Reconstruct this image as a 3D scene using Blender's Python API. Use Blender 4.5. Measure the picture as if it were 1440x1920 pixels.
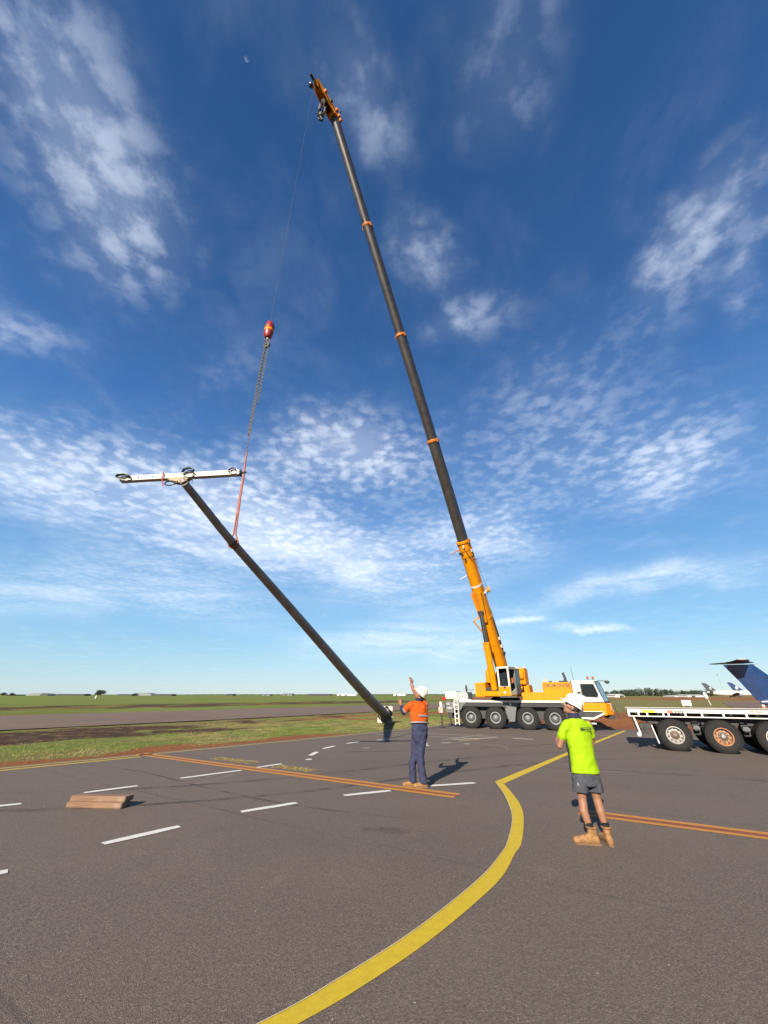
import bpy, bmesh, math, random
import numpy as np
from mathutils import Vector, Matrix, Euler
R = math.radians
random.seed(7); rng = np.random.default_rng(7)
S = bpy.context.scene
COL = S.collection
for o in list(bpy.data.objects): bpy.data.objects.remove(o)

# ------------------------------------------------------------------ camera
EYE = 1.8
cam = bpy.data.cameras.new('camera'); camo = bpy.data.objects.new('camera', cam); COL.objects.link(camo)
camo.location = (0, 0, EYE); camo.rotation_euler = (R(90 + 25.377), 0, 0)
cam.sensor_fit = 'VERTICAL'; cam.sensor_height = 36; cam.lens = 13.519
cam.clip_start = .05; cam.clip_end = 9000
S.camera = camo
S.render.resolution_x, S.render.resolution_y = 768, 1024
# ------------------------------------------------------------------ light
SUN_EL, SUN_AZ = R(27.5), math.atan2(-.40, -.917)          # the sun stands behind and to the left of the camera
sd = Vector((math.sin(SUN_AZ) * math.cos(SUN_EL), math.cos(SUN_AZ) * math.cos(SUN_EL), math.sin(SUN_EL)))
sl = bpy.data.lights.new('sun', 'SUN'); sl.energy = 5.0; sl.angle = R(.53); sl.color = (1, .90, .76)
so = bpy.data.objects.new('sun', sl); COL.objects.link(so); so.rotation_euler = sd.to_track_quat('Z', 'Y').to_euler()
S.view_settings.view_transform = 'Standard'; S.view_settings.look = 'None'
S.view_settings.exposure = 1.45; S.view_settings.gamma = 1; S.view_settings.use_curve_mapping = False
S.cycles.max_bounces = 6; S.cycles.transparent_max_bounces = 12

def nd(nt, t, **k):
    n = nt.nodes.new(t)
    for a, b in k.items():
        if a.startswith('i_'):
            key = a[2:]; key = int(key) if key.isdigit() else key.replace('_', ' ')
            n.inputs[key].default_value = b
        else: setattr(n, a, b)
    return n
def mth(nt, op, a, b=None, c=None, clamp=False):
    n = nt.nodes.new('ShaderNodeMath'); n.operation = op; n.use_clamp = clamp
    for i, v in enumerate((a, b, c)):
        if v is None: continue
        if isinstance(v, (int, float)): n.inputs[i].default_value = v
        else: nt.links.new(v, n.inputs[i])
    return n.outputs[0]
def vm(nt, op, a, b=None):
    n = nt.nodes.new('ShaderNodeVectorMath'); n.operation = op
    for i, v in enumerate((a, b)):
        if v is None: continue
        if isinstance(v, (tuple, list)): n.inputs[i].default_value = v
        else: nt.links.new(v, n.inputs[i])
    return n.outputs['Value'] if op in ('DOT_PRODUCT', 'LENGTH') else n.outputs[0]
def ramp(nt, fac, stops, interp='LINEAR'):
    n = nt.nodes.new('ShaderNodeValToRGB'); n.color_ramp.interpolation = interp
    e = n.color_ramp.elements
    while len(e) < len(stops): e.new(.5)
    for i, (p, c) in enumerate(stops):
        e[i].position = p; e[i].color = (*c, 1) if len(c) == 3 else c
    nt.links.new(fac, n.inputs[0]); return n.outputs[0]
def mixc(nt, fac, a, b, bt='MIX'):
    n = nt.nodes.new('ShaderNodeMix'); n.data_type = 'RGBA'; n.blend_type = bt
    for i, v in ((0, fac), (6, a), (7, b)):
        if isinstance(v, (int, float)): n.inputs[i].default_value = v
        elif isinstance(v, tuple): n.inputs[i].default_value = (*v, 1)
        else: nt.links.new(v, n.inputs[i])
    return n.outputs[2]
def smooth(nt, v, a, b):
    n = nt.nodes.new('ShaderNodeMapRange'); n.interpolation_type = 'SMOOTHSTEP'
    nt.links.new(v, n.inputs[0]); n.inputs[1].default_value = a; n.inputs[2].default_value = b
    return n.outputs[0]
def noise(nt, vec, scale, detail=4, rough=.55, dist=0, dim='3D'):
    n = nt.nodes.new('ShaderNodeTexNoise'); n.noise_dimensions = dim
    nt.links.new(vec, n.inputs['Vector']); n.inputs['Scale'].default_value = scale
    n.inputs['Detail'].default_value = detail; n.inputs['Roughness'].default_value = rough; n.inputs['Distortion'].default_value = dist
    return n.outputs[0]

# ------------------------------------------------------------------ sky: physical sky + high cloud, all by direction
wd = bpy.data.worlds.new('World'); S.world = wd; wd.use_nodes = True; nt = wd.node_tree; nt.nodes.clear()
sky = nd(nt, 'ShaderNodeTexSky', sky_type='NISHITA', sun_disc=False, sun_elevation=SUN_EL, sun_rotation=SUN_AZ % (2 * math.pi),
         altitude=0, air_density=1.0, dust_density=.1, ozone_density=2.2)
gm = nd(nt, 'ShaderNodeGamma'); nt.links.new(sky.outputs[0], gm.inputs[0]); gm.inputs[1].default_value = 1.0
hsv = nd(nt, 'ShaderNodeHueSaturation'); nt.links.new(gm.outputs[0], hsv.inputs['Color']); hsv.inputs['Saturation'].default_value = 1.12; hsv.inputs['Value'].default_value = 1.0
tc = nd(nt, 'ShaderNodeTexCoord'); dirv = vm(nt, 'NORMALIZE', tc.outputs['Generated'])
sx = nd(nt, 'ShaderNodeSeparateXYZ'); nt.links.new(dirv, sx.inputs[0]); DX, DY, DZ = sx.outputs
zz = mth(nt, 'MAXIMUM', DZ, 0.0)
# clear tropical air: the sky texture graded by height towards the deep blue of the photograph
grade = ramp(nt, zz, [(0, (.46, .67, .82)), (.06, (.37, .64, .85)), (.139, (.26, .56, .86)), (.342, (.122, .345, .74)), (.574, (.052, .186, .51)), (.766, (.026, .110, .330)), (.94, (.017, .080, .245))])
grade = vm(nt, 'MULTIPLY', grade, (6.1, 6.1, 6.1))
skyc = mixc(nt, .78, hsv.outputs[0], grade)
den = mth(nt, 'ADD', zz, .07)
cq = nd(nt, 'ShaderNodeCombineXYZ'); nt.links.new(mth(nt, 'DIVIDE', DX, den), cq.inputs[0]); nt.links.new(mth(nt, 'DIVIDE', DY, den), cq.inputs[1])
q = cq.outputs[0]
dn1 = mth(nt, 'ADD', DZ, 1.0001)
cw = nd(nt, 'ShaderNodeCombineXYZ'); nt.links.new(mth(nt, 'DIVIDE', DX, dn1), cw.inputs[0]); nt.links.new(mth(nt, 'DIVIDE', DY, dn1), cw.inputs[1])
# the cloud banks: centre and shape of each on the dome (stereographic), amount
BANKS = [(-0.262, 0.135, 4.4, 16.0, -17.0, 2.2, 0.92), (-0.272, 0.225, 3.6, 12.4, -15.5, 1.9, 0.92), (-0.4, 0.306, 12.589, 13.083, -24.184, 28.003, 0.6), (-0.019, 0.156, 5.029, 16.308, -26.0, 16.5, 0.82), (0.05, 0.276, 15.875, 14.215, -16.685, 26.23, 0.8), (0.103, 0.342, 13.906, -6.409, 10.66, 33.496, 0.75), (0.105, 0.133, -1.478, 17.131, -18.436, -0.009, 0.60), (0.318, 0.237, 4.872, -13.811, 24.794, 4.032, 1.05), (0.385, 0.248, 2.823, -22.625, 61.485, -17.567, 0.6), (-0.035, 0.539, 10.254, -0.521, 1.08, 18.966, 1.15), (-0.136, 0.506, 7.32, -2.925, 6.876, 15.978, 0.7), (-0.337, 0.552, 2.758, 1.764, -8.2, 11.5, 1.05), (-0.103, 0.70, 3.1, 0.95, -4.3, 13.6, 1.2), (0.178, 0.667, 8.003, 0.424, -0.898, 18.319, 0.9), (0.415, 0.775, 14.377, -3.424, 39.779, 103.655, 1.3), (0.278, 0.806, 17.361, -3.287, 43.553, 152.6, 0.8), (0.311, 0.499, 3.516, -1.839, 4.175, 8.42, 0.58), (0.414, 0.482, 9.327, -10.638, 20.295, 13.014, 0.6), (0.45, 0.662, 4.335, -2.2, 22.636, 30.0, 0.85), (-0.449, 0.684, 3.008, 1.271, -9.5, 15.5, 0.8), (0.047, 0.884, 4.27, -0.124, 1.3, 27.0, 0.85), (-0.513, 0.44, 6.789, 5.894, -17.304, 16.129, 0.55), (-0.197, 0.391, 12.687, -1.28, 4.908, 24.825, 0.35), (0.21, 0.411, 5.453, -5.113, 9.729, 11.294, 0.3)]
warp = nd(nt, 'ShaderNodeTexNoise'); nt.links.new(cw.outputs[0], warp.inputs['Vector']); warp.inputs['Scale'].default_value = 6; warp.inputs['Detail'].default_value = 8; warp.inputs['Roughness'].default_value = .62
wv = vm(nt, 'SUBTRACT', warp.outputs['Color'], (.5, .5, .5)); wv = vm(nt, 'MULTIPLY', wv, (.085, .085, 0))
wq = vm(nt, 'ADD', cw.outputs[0], wv)
env = None
for cx, cy, a, b, c_, d_, amp in BANKS:
    dv = vm(nt, 'SUBTRACT', wq, (cx, cy, 0))
    u_ = vm(nt, 'DOT_PRODUCT', dv, (a, b, 0)); v_ = vm(nt, 'DOT_PRODUCT', dv, (c_, d_, 0))
    l2 = mth(nt, 'MULTIPLY_ADD', u_, u_, mth(nt, 'MULTIPLY', v_, v_))
    g = mth(nt, 'MULTIPLY', mth(nt, 'EXPONENT', mth(nt, 'MULTIPLY', l2, -1.0)), amp)
    env = g if env is None else mth(nt, 'ADD', env, g)
elsewhere = mth(nt, 'MULTIPLY', smooth(nt, noise(nt, cw.outputs[0], 2.2, 2), .48, .7), mth(nt, 'MULTIPLY', smooth(nt, DY, .05, -.4), .8))   # the same kind of broken cloud behind the camera
env = mth(nt, 'ADD', env, elsewhere)
mp = nd(nt, 'ShaderNodeMapping'); nt.links.new(q, mp.inputs['Vector']); mp.inputs['Rotation'].default_value = (0, 0, R(28)); mp.inputs['Scale'].default_value = (1.0, .55, 1)
n_w = noise(nt, mp.outputs[0], 4.2, 9, .62, .6)            # wisps drawn out by the wind
n_c = noise(nt, q, 19, 7, .6, .15)                             # small puffs
n_m = noise(nt, q, 4.5, 5, .55, .3)
low = nd(nt, 'ShaderNodeCombineXYZ'); nt.links.new(mth(nt, 'MULTIPLY', DX, 2.2), low.inputs[0]); nt.links.new(mth(nt, 'MULTIPLY', DZ, 13.0), low.inputs[1]); nt.links.new(DY, low.inputs[2])
n_s = noise(nt, low.outputs[0], 2.0, 6, .55, .8)             # long flat streaks low in the sky
pw = smooth(nt, DZ, .22, .50)
vwn = nd(nt, 'ShaderNodeTexNoise'); nt.links.new(q, vwn.inputs['Vector']); vwn.inputs['Scale'].default_value = 9; vwn.inputs['Detail'].default_value = 5
vq = vm(nt, 'ADD', q, vm(nt, 'MULTIPLY', vm(nt, 'SUBTRACT', vwn.outputs['Color'], (.5, .5, .5)), (.09, .09, 0)))
vor = nd(nt, 'ShaderNodeTexVoronoi', feature='SMOOTH_F1'); nt.links.new(vq, vor.inputs['Vector']); vor.inputs['Scale'].default_value = 17; vor.inputs['Smoothness'].default_value = .6
cell = mth(nt, 'SUBTRACT', 1.0, vor.outputs['Distance'])
puff = smooth(nt, mth(nt, 'ADD', mth(nt, 'MULTIPLY', n_c, .50), mth(nt, 'ADD', mth(nt, 'MULTIPLY', n_m, .34), mth(nt, 'MULTIPLY', cell, .26))), .47, .70)
wisp = smooth(nt, n_w, .36, .70)
body = mth(nt, 'ADD', mth(nt, 'MULTIPLY', puff, .74), mth(nt, 'MULTIPLY', mth(nt, 'MULTIPLY', wisp, puff), .26))
lowb = mth(nt, 'ADD', mth(nt, 'MULTIPLY', smooth(nt, n_s, .36, .66), .62), mth(nt, 'MULTIPLY', body, .38))
body = mth(nt, 'ADD', mth(nt, 'MULTIPLY', body, pw), mth(nt, 'MULTIPLY', lowb, mth(nt, 'SUBTRACT', 1.0, pw)))
e1 = smooth(nt, env, .02, 1.05)
dens = mth(nt, 'MULTIPLY', e1, mth(nt, 'MULTIPLY_ADD', body, .52, mth(nt, 'MULTIPLY_ADD', smooth(nt, env, .55, 1.9), .26, .12)))
thin = mth(nt, 'MULTIPLY', mth(nt, 'MULTIPLY', smooth(nt, n_m, .38, .72), wisp), .11)     # faint veil between the banks
dens = mth(nt, 'MULTIPLY', mth(nt, 'MAXIMUM', dens, thin), smooth(nt, DZ, -.01, .05))
hi = smooth(nt, DZ, .35, .95)
ccol = mixc(nt, hi, (6.9, 7.4, 8.0), (3.7, 4.3, 5.5))
col = mixc(nt, dens, skyc, ccol)
# the pale day moon
md = (-0.22468, 0.25103, 0.94154)
m1 = smooth(nt, vm(nt, 'DOT_PRODUCT', dirv, md), .999987, .999991)
m2 = smooth(nt, vm(nt, 'DOT_PRODUCT', dirv, (-.9, .6, .25)), .585, .592)
col = mixc(nt, mth(nt, 'MULTIPLY', mth(nt, 'MULTIPLY', m1, m2), .3), col, (3.2, 3.6, 4.2))
bgn = nd(nt, 'ShaderNodeBackground'); nt.links.new(col, bgn.inputs[0]); bgn.inputs[1].default_value = .059
wo = nd(nt, 'ShaderNodeOutputWorld'); nt.links.new(bgn.outputs[0], wo.inputs[0])
wd.cycles.sampling_method = 'MANUAL'; wd.cycles.sample_map_resolution = 512

# ------------------------------------------------------------------ materials
MATS = {}
BRIGHT = ('white', 'cream', 'hard_hat', 'shed_white', 'line_white')
def alb(name, c, lo=.59, hi=.70): k = hi if name.startswith(BRIGHT) else lo; return tuple(v * k for v in c)
def mat(name, c=(.5, .5, .5), rough=.5, metal=0, var=.12, vscale=6, bump=0, bscale=40, dirt=0, dirtc=(.10, .06, .035), coat=0, spec=.5):
    if name in MATS: return MATS[name]
    c = alb(name, c); dirtc = alb('', dirtc)
    m = bpy.data.materials.new(name); m.use_nodes = True; t = m.node_tree; b = t.nodes['Principled BSDF']
    geo = nd(t, 'ShaderNodeTexCoord'); p = geo.outputs['Object']
    n1 = noise(t, p, vscale, 5, .6)
    f = smooth(t, n1, .3, .7)
    cc = mixc(t, f, tuple(v * (1 - var) for v in c), tuple(min(1, v * (1 + var)) for v in c))
    if dirt:
        n2 = noise(t, p, vscale * 2.3 + 1, 6, .68, .5)
        cc = mixc(t, mth(t, 'MULTIPLY', smooth(t, n2, .46, .72), dirt), cc, dirtc)
    t.links.new(cc, b.inputs['Base Color'])
    rr = mth(t, 'MULTIPLY_ADD', n1, .2, rough - .1, clamp=True); t.links.new(rr, b.inputs['Roughness'])
    b.inputs['Metallic'].default_value = metal; b.inputs['Specular IOR Level'].default_value = spec
    if coat: b.inputs['Coat Weight'].default_value = coat; b.inputs['Coat Roughness'].default_value = .12
    if bump:
        bn = nd(t, 'ShaderNodeBump', i_Strength=bump, i_Distance=.01); t.links.new(noise(t, p, bscale, 5, .6), bn.inputs['Height']); t.links.new(bn.outputs[0], b.inputs['Normal'])
    MATS[name] = m; return m
YEL = mat('crane_yellow', (.72, .262, .002), .5, var=.06, vscale=2.5, dirt=.22, dirtc=(.26, .08, .008), spec=.12)
ORG = mat('boom_orange', (.62, .19, .003), .55, var=.10, vscale=4, dirt=.25, dirtc=(.22, .07, .015))
WHT = mat('white_paint', (.60, .58, .53), .45, var=.06, vscale=3, dirt=.3, dirtc=(.34, .28, .21))
CRM = mat('cream_paint', (.56, .53, .45), .45, var=.05, vscale=5, dirt=.18, dirtc=(.4, .33, .24))
GRY = mat('grey_paint', (.080, .090, .096), .5, var=.08, vscale=3, dirt=.25, dirtc=(.18, .14, .11))
LGR = mat('galvanised', (.30, .30, .29), .45, .45, var=.15, vscale=9, dirt=.2)
DGR = mat('dark_fender', (.016, .017, .019), .75, var=.2, dirt=.35, dirtc=(.055, .042, .033))
BLK = mat('black_rubber', (.018, .018, .019), .65, var=.3, bump=.3, bscale=60)
TYR = mat('tyre_rubber', (.014, .013, .0125), .85, var=.25, vscale=8, bump=.4, bscale=50, dirt=.3, dirtc=(.026, .022, .019), spec=.3)
RIM = mat('rim_grey', (.20, .22, .225), .55, .1, var=.15, vscale=14, dirt=.35)
RIMW = mat('rim_white', (.38, .36, .33), .55, .1, var=.15, vscale=12, dirt=.4, dirtc=(.2, .13, .09))
RIMO = mat('rim_rusty', (.36, .165, .065), .7, 0, var=.25, vscale=12, dirt=.4, dirtc=(.18, .07, .03))
HUB = mat('hub_steel', (.42, .38, .35), .4, .8, var=.2, vscale=20, dirt=.3)
CHR = mat('chrome_rod', (.30, .28, .26), .22, .9, var=.15)
BOOM = mat('boom_dark_grey', (.050, .042, .036), .42, .2, var=.22, vscale=2.2, dirt=.3, dirtc=(.085, .07, .057), bump=.05, bscale=14)
RED = mat('hook_red', (.30, .016, .013), .42, var=.15, vscale=9, dirt=.25, dirtc=(.1, .02, .02))
RED2 = mat('lamp_red', (.55, .03, .012), .3)
AMB = mat('beacon_amber', (.42, .10, .03), .2)
SLING = mat('sling_webbing', (.36, .12, .085), .85, var=.18, vscale=20, bump=.4, bscale=160, dirt=.2, dirtc=(.25, .1, .07))
CHAIN = mat('chain_steel', (.045, .038, .032), .6, .1, var=.3, vscale=40)
POLE = mat('pole_weathered_steel', (.28, .235, .195), .6, .05, var=.22, vscale=1.6, bump=.10, bscale=18, dirt=.35, dirtc=(.17, .14, .11))
PLATE = mat('base_plate_steel', (.42, .39, .34), .65, .05, var=.12, vscale=7, dirt=.35, dirtc=(.3, .2, .12))
ARM = mat('crossarm_galvanised', (.46, .42, .35), .55, .1, var=.12, vscale=8, dirt=.3, dirtc=(.32, .26, .19))
OCH = mat('bracket_ochre', (.30, .19, .07), .6, .1, var=.2, dirt=.3)
CAB = mat('cable_black', (.012, .012, .013), .5)
WOOD = mat('hardwood', (.40, .19, .09), .8, var=.0, dirt=0)
GLS = bpy.data.materials.new('cab_glass'); GLS.use_nodes = True
t = GLS.node_tree; t.nodes.clear(); mo = nd(t, 'ShaderNodeOutputMaterial'); mx = nd(t, 'ShaderNodeMixShader'); tr = nd(t, 'ShaderNodeBsdfTransparent'); gl = nd(t, 'ShaderNodeBsdfGlossy')
tr.inputs[0].default_value = (.30, .34, .35, 1); gl.inputs['Roughness'].default_value = .03; gl.inputs[0].default_value = (.85, .88, .9, 1)
fr = nd(t, 'ShaderNodeFresnel', i_IOR=1.5); t.links.new(mth(t, 'MULTIPLY_ADD', fr.outputs[0], 1.0, .02, clamp=True), mx.inputs[0]); t.links.new(tr.outputs[0], mx.inputs[1]); t.links.new(gl.outputs[0], mx.inputs[2]); t.links.new(mx.outputs[0], mo.inputs[0])
def wood_nodes():
    t = WOOD.node_tree; b = t.nodes['Principled BSDF']; g = nd(t, 'ShaderNodeTexCoord'); mpn = nd(t, 'ShaderNodeMapping'); t.links.new(g.outputs['Object'], mpn.inputs[0]); mpn.inputs['Scale'].default_value = (1.5, 14, 14)
    n = noise(t, mpn.outputs[0], 1.2, 6, .65, .6); c = ramp(t, n, [(.3, (.085, .044, .022)), (.5, (.135, .072, .037)), (.75, (.165, .096, .054))])
    n2 = noise(t, g.outputs['Object'], 3.2, 5, .6); c = mixc(t, mth(t, 'MULTIPLY', smooth(t, n2, .55, .8), .6), c, (.21, .16, .125)); t.links.new(c, b.inputs['Base Color'])
    bn = nd(t, 'ShaderNodeBump', i_Strength=.25, i_Distance=.01); t.links.new(n, bn.inputs['Height']); t.links.new(bn.outputs[0], b.inputs['Normal'])
wood_nodes()
def paint(name, c, wear=.45, under=(.060, .047, .040)):
    c = alb(name, c)
    m = bpy.data.materials.new(name); m.use_nodes = True; t = m.node_tree; b = t.nodes['Principled BSDF']; b.inputs['Roughness'].default_value = .75
    p = nd(t, 'ShaderNodeNewGeometry').outputs['Position']
    w = smooth(t, mth(t, 'ADD', mth(t, 'MULTIPLY', noise(t, p, 90, 3, .6), .55), mth(t, 'MULTIPLY', noise(t, p, 3.1, 4, .6), .55)), .80 - wear * .25, .90 - wear * .22)
    v = noise(t, p, 14, 5, .6)
    cc = mixc(t, smooth(t, v, .3, .7), tuple(x * .86 for x in c), c)
    t.links.new(mixc(t, w, cc, under), b.inputs['Base Color'])
    bn = nd(t, 'ShaderNodeBump', i_Strength=.5, i_Distance=.006); t.links.new(noise(t, p, 130, 3, .6), bn.inputs['Height']); t.links.new(bn.outputs[0], b.inputs['Normal'])
    return m
P_YEL = paint('line_yellow', (.60, .43, .002), .30); P_OR = paint('line_amber', (.52, .225, .018), .28); P_RED = paint('line_red_brown', (.24, .055, .018), .3)
P_WHT = paint('line_white', (.62, .60, .57), .62); P_PALE = paint('line_faded', (.36, .32, .26), .75); P_FY = paint('line_faded_yellow', (.44, .32, .06), .62)

# ------------------------------------------------------------------ mesh helpers
class MB:
    def __init__(s, M=None): s.v = []; s.f = []; s.M = M or Matrix.Identity(4)
    def add(s, vs, fs):
        k = len(s.v); s.v += [s.M @ Vector(p) for p in vs]; s.f += [tuple(i + k for i in f) for f in fs]; return s
    def box(s, x0, x1, y0, y1, z0, z1, rot=None):
        P = [(x, y, z) for x in (x0, x1) for y in (y0, y1) for z in (z0, z1)]
        if rot is not None:
            c = Vector(((x0 + x1) / 2, (y0 + y1) / 2, (z0 + z1) / 2)); e = Euler(rot).to_matrix(); P = [c + e @ (Vector(p) - c) for p in P]
        return s.add(P, [(0, 1, 3, 2), (4, 6, 7, 5), (0, 4, 5, 1), (2, 3, 7, 6), (0, 2, 6, 4), (1, 5, 7, 3)])
    def prism(s, poly, a0, a1, ax='y'):
        """poly of (u,w) extruded along ax: y -> (u,a,w); x -> (a,u,w); z -> (u,w,a)"""
        mk = {'y': lambda u, w, a: (u, a, w), 'x': lambda u, w, a: (a, u, w), 'z': lambda u, w, a: (u, w, a)}[ax]
        n = len(poly); V = [mk(u, w, a0) for u, w in poly] + [mk(u, w, a1) for u, w in poly]
        return s.add(V, [tuple(range(n)), tuple(range(2 * n - 1, n - 1, -1))] + [(i, i + n, (i + 1) % n + n, (i + 1) % n) for i in range(n)])
    def ringplate(s, outer, inner, a0, a1, ax='y'):
        mk = {'y': lambda u, w, a: (u, a, w), 'x': lambda u, w, a: (a, u, w)}[ax]
        n = len(outer); V = []
        for a in (a0, a1): V += [mk(u, w, a) for u, w in outer] + [mk(u, w, a) for u, w in inner]
        F = []
        for i in range(n):
            j = (i + 1) % n
            F += [(i, j, n + j, n + i), (2 * n + j, 2 * n + i, 3 * n + i, 3 * n + j), (j, i, 2 * n + i, 2 * n + j), (n + i, n + j, 3 * n + j, 3 * n + i)]
        return s.add(V, F)
    def tube(s, pts, r, n=10, closed=False):
        pts = [Vector(p) for p in pts]; m = len(pts); rr = r if isinstance(r, (list, tuple)) else [r] * m
        V = []; F = []; prev = None
        for i, p in enumerate(pts):
            d = (pts[(i + 1) % m] - pts[i - 1]) if closed else (pts[min(i + 1, m - 1)] - pts[max(i - 1, 0)])
            d = d.normalized() if d.length > 1e-9 else Vector((0, 0, 1))
            if prev is None: a = d.orthogonal().normalized()
            else: a = (prev - d * prev.dot(d)); a = a.normalized() if a.length > 1e-6 else d.orthogonal().normalized()
            prev = a; b = d.cross(a)
            V += [p + (a * math.cos(2 * math.pi * k / n) + b * math.sin(2 * math.pi * k / n)) * rr[i] for k in range(n)]
        for i in range(m if closed else m - 1):
            i2 = (i + 1) % m
            F += [(i * n + k, i * n + (k + 1) % n, i2 * n + (k + 1) % n, i2 * n + k) for k in range(n)]
        if not closed: F += [tuple(range(n - 1, -1, -1)), tuple((m - 1) * n + k for k in range(n))]
        return s.add(V, F)
    def lathe(s, prof, n=24, T=None, closed=False):
        """(r, h) profile about the local z axis; T places it"""
        T = T or Matrix.Identity(4); V = []; F = []; m = len(prof)
        for r, hgt in prof: V += [T @ Vector((r * math.cos(2 * math.pi * k / n), r * math.sin(2 * math.pi * k / n), hgt)) for k in range(n)]
        for i in range(m if closed else m - 1):
            i2 = (i + 1) % m
            F += [(i * n + k, i * n + (k + 1) % n, i2 * n + (k + 1) % n, i2 * n + k) for k in range(n)]
        if not closed: F += [tuple(range(n - 1, -1, -1)), tuple((m - 1) * n + k for k in range(n))]
        return s.add(V, F)
    def loft(s, rings, caps=True):
        n = len(rings[0]); V = [p for r in rings for p in r]; F = []
        for i in range(len(rings) - 1): F += [(i * n + k, i * n + (k + 1) % n, (i + 1) * n + (k + 1) % n, (i + 1) * n + k) for k in range(n)]
        if caps: F += [tuple(range(n - 1, -1, -1)), tuple((len(rings) - 1) * n + k for k in range(n))]
        return s.add(V, F)
    def ball(s, c, r, n=12, m=8, rot=None):
        r = r if isinstance(r, (tuple, list)) else (r, r, r); c = Vector(c); e = Euler(rot).to_matrix() if rot is not None else Matrix.Identity(3)
        rings = []
        for j in range(m + 1):
            a = math.pi * (j + .02) / (m + .04) - math.pi / 2
            rings.append([c + e @ Vector((r[0] * math.cos(a) * math.cos(2 * math.pi * k / n), r[1] * math.cos(a) * math.sin(2 * math.pi * k / n), r[2] * math.sin(a))) for k in range(n)])
        return s.loft(rings)
    def mesh(s, name, bevel=0, seg=2, smoothang=None):
        me = bpy.data.meshes.new(name); me.from_pydata(s.v, [], s.f)
        bm = bmesh.new(); bm.from_mesh(me); bmesh.ops.recalc_face_normals(bm, faces=bm.faces)
        if bevel:
            es = [e for e in bm.edges if len(e.link_faces) == 2 and e.calc_face_angle(0) > .5]
            bmesh.ops.bevel(bm, geom=es, offset=bevel, segments=seg, affect='EDGES', clamp_overlap=True)
        if smoothang:
            for f in bm.faces: f.smooth = True
            for e in bm.edges:
                if len(e.link_faces) == 2 and e.calc_face_angle(0) > smoothang: e.smooth = False
        bm.to_mesh(me); bm.free(); return me
    def build(s, name, m, parent=None, bevel=0, seg=2, sm=None):
        me = s.mesh(name, bevel, seg, sm); return link(name, me, m, parent)
def link(name, me, m, parent=None):
    if m is not None: me.materials.append(m)
    o = bpy.data.objects.new(name, me); COL.objects.link(o)
    if parent: o.parent = parent
    return o
def tag(o, label=None, cat=None, group=None, kind=None):
    if label: o['label'] = label
    if cat: o['category'] = cat
    if group: o['group'] = group
    if kind: o['kind'] = kind
    return o
def empty(name, loc=(0, 0, 0), rz=0):
    o = bpy.data.objects.new(name, None); COL.objects.link(o); o.location = loc; o.rotation_euler = (0, 0, rz); o.empty_display_size = .1; return o
def dup(o, parent=None, loc=None, rot=None):
    c = o.copy(); COL.objects.link(c); c.parent = parent
    if loc is not None: c.location = loc
    if rot is not None: c.rotation_euler = rot
    for ch in o.children: dup(ch, c)
    return c
def text(body, name, m, parent, M, size, extrude=.003, sx=1, align='CENTER'):
    cu = bpy.data.curves.new(name, 'FONT'); cu.body = body; cu.size = size; cu.extrude = extrude; cu.align_x = align; cu.align_y = 'CENTER'
    cu.offset = size * .028
    tmp = bpy.data.objects.new(name, cu); COL.objects.link(tmp); me = bpy.data.meshes.new_from_object(tmp.evaluated_get(bpy.context.evaluated_depsgraph_get())); bpy.data.objects.remove(tmp); me.materials.clear()
    o = link(name, me, m, parent)
    o.matrix_local = M @ Matrix.Diagonal((sx, 1, 1, 1)); return o
def TM(*l): return Matrix.Translation(Vector(l))
def RX(a): return Matrix.Rotation(R(a), 4, 'X')
def RY(a): return Matrix.Rotation(R(a), 4, 'Y')
def RZ(a): return Matrix.Rotation(R(a), 4, 'Z')
# ------------------------------------------------------------------ ground, apron, taxiways
EDGE = [(-62, -46), (-30, -9.5), (-10.63, 12.33), (-8.24, 15.03), (-3.82, 19.95), (-.46, 23.85), (1.26, 26.0), (3.2, 28.2), (5.2, 29.5), (7.2, 29.4), (9.5, 28.0), (13.44, 25.0), (18.87, 22.1), (34, 13.8), (70, -6)]
e0 = np.array([-10.63, 12.63]); eu = np.array([.69, .724]); en = np.array([-.724, .69])
def vnoise(x, y, s, seed):
    r = np.random.default_rng(seed); T = r.random((256, 256)); x = x / s + 1000; y = y / s + 1000
    xi = np.floor(x).astype(int); yi = np.floor(y).astype(int); fx = x - xi; fy = y - yi; fx = fx * fx * (3 - 2 * fx); fy = fy * fy * (3 - 2 * fy)
    g = lambda a, b: T[a % 256, b % 256]
    return (g(xi, yi) * (1 - fx) + g(xi + 1, yi) * fx) * (1 - fy) + (g(xi, yi + 1) * (1 - fx) + g(xi + 1, yi + 1) * fx) * fy
def fbm(x, y, s, seed, o=4): return sum(vnoise(x, y, s / 2 ** i, seed + i) * .5 ** i for i in range(o)) / (2 - .5 ** (o - 1))
def sst(v, a, b): t_ = np.clip((v - a) / (b - a), 0, 1); return t_ * t_ * (3 - 2 * t_)
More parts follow.
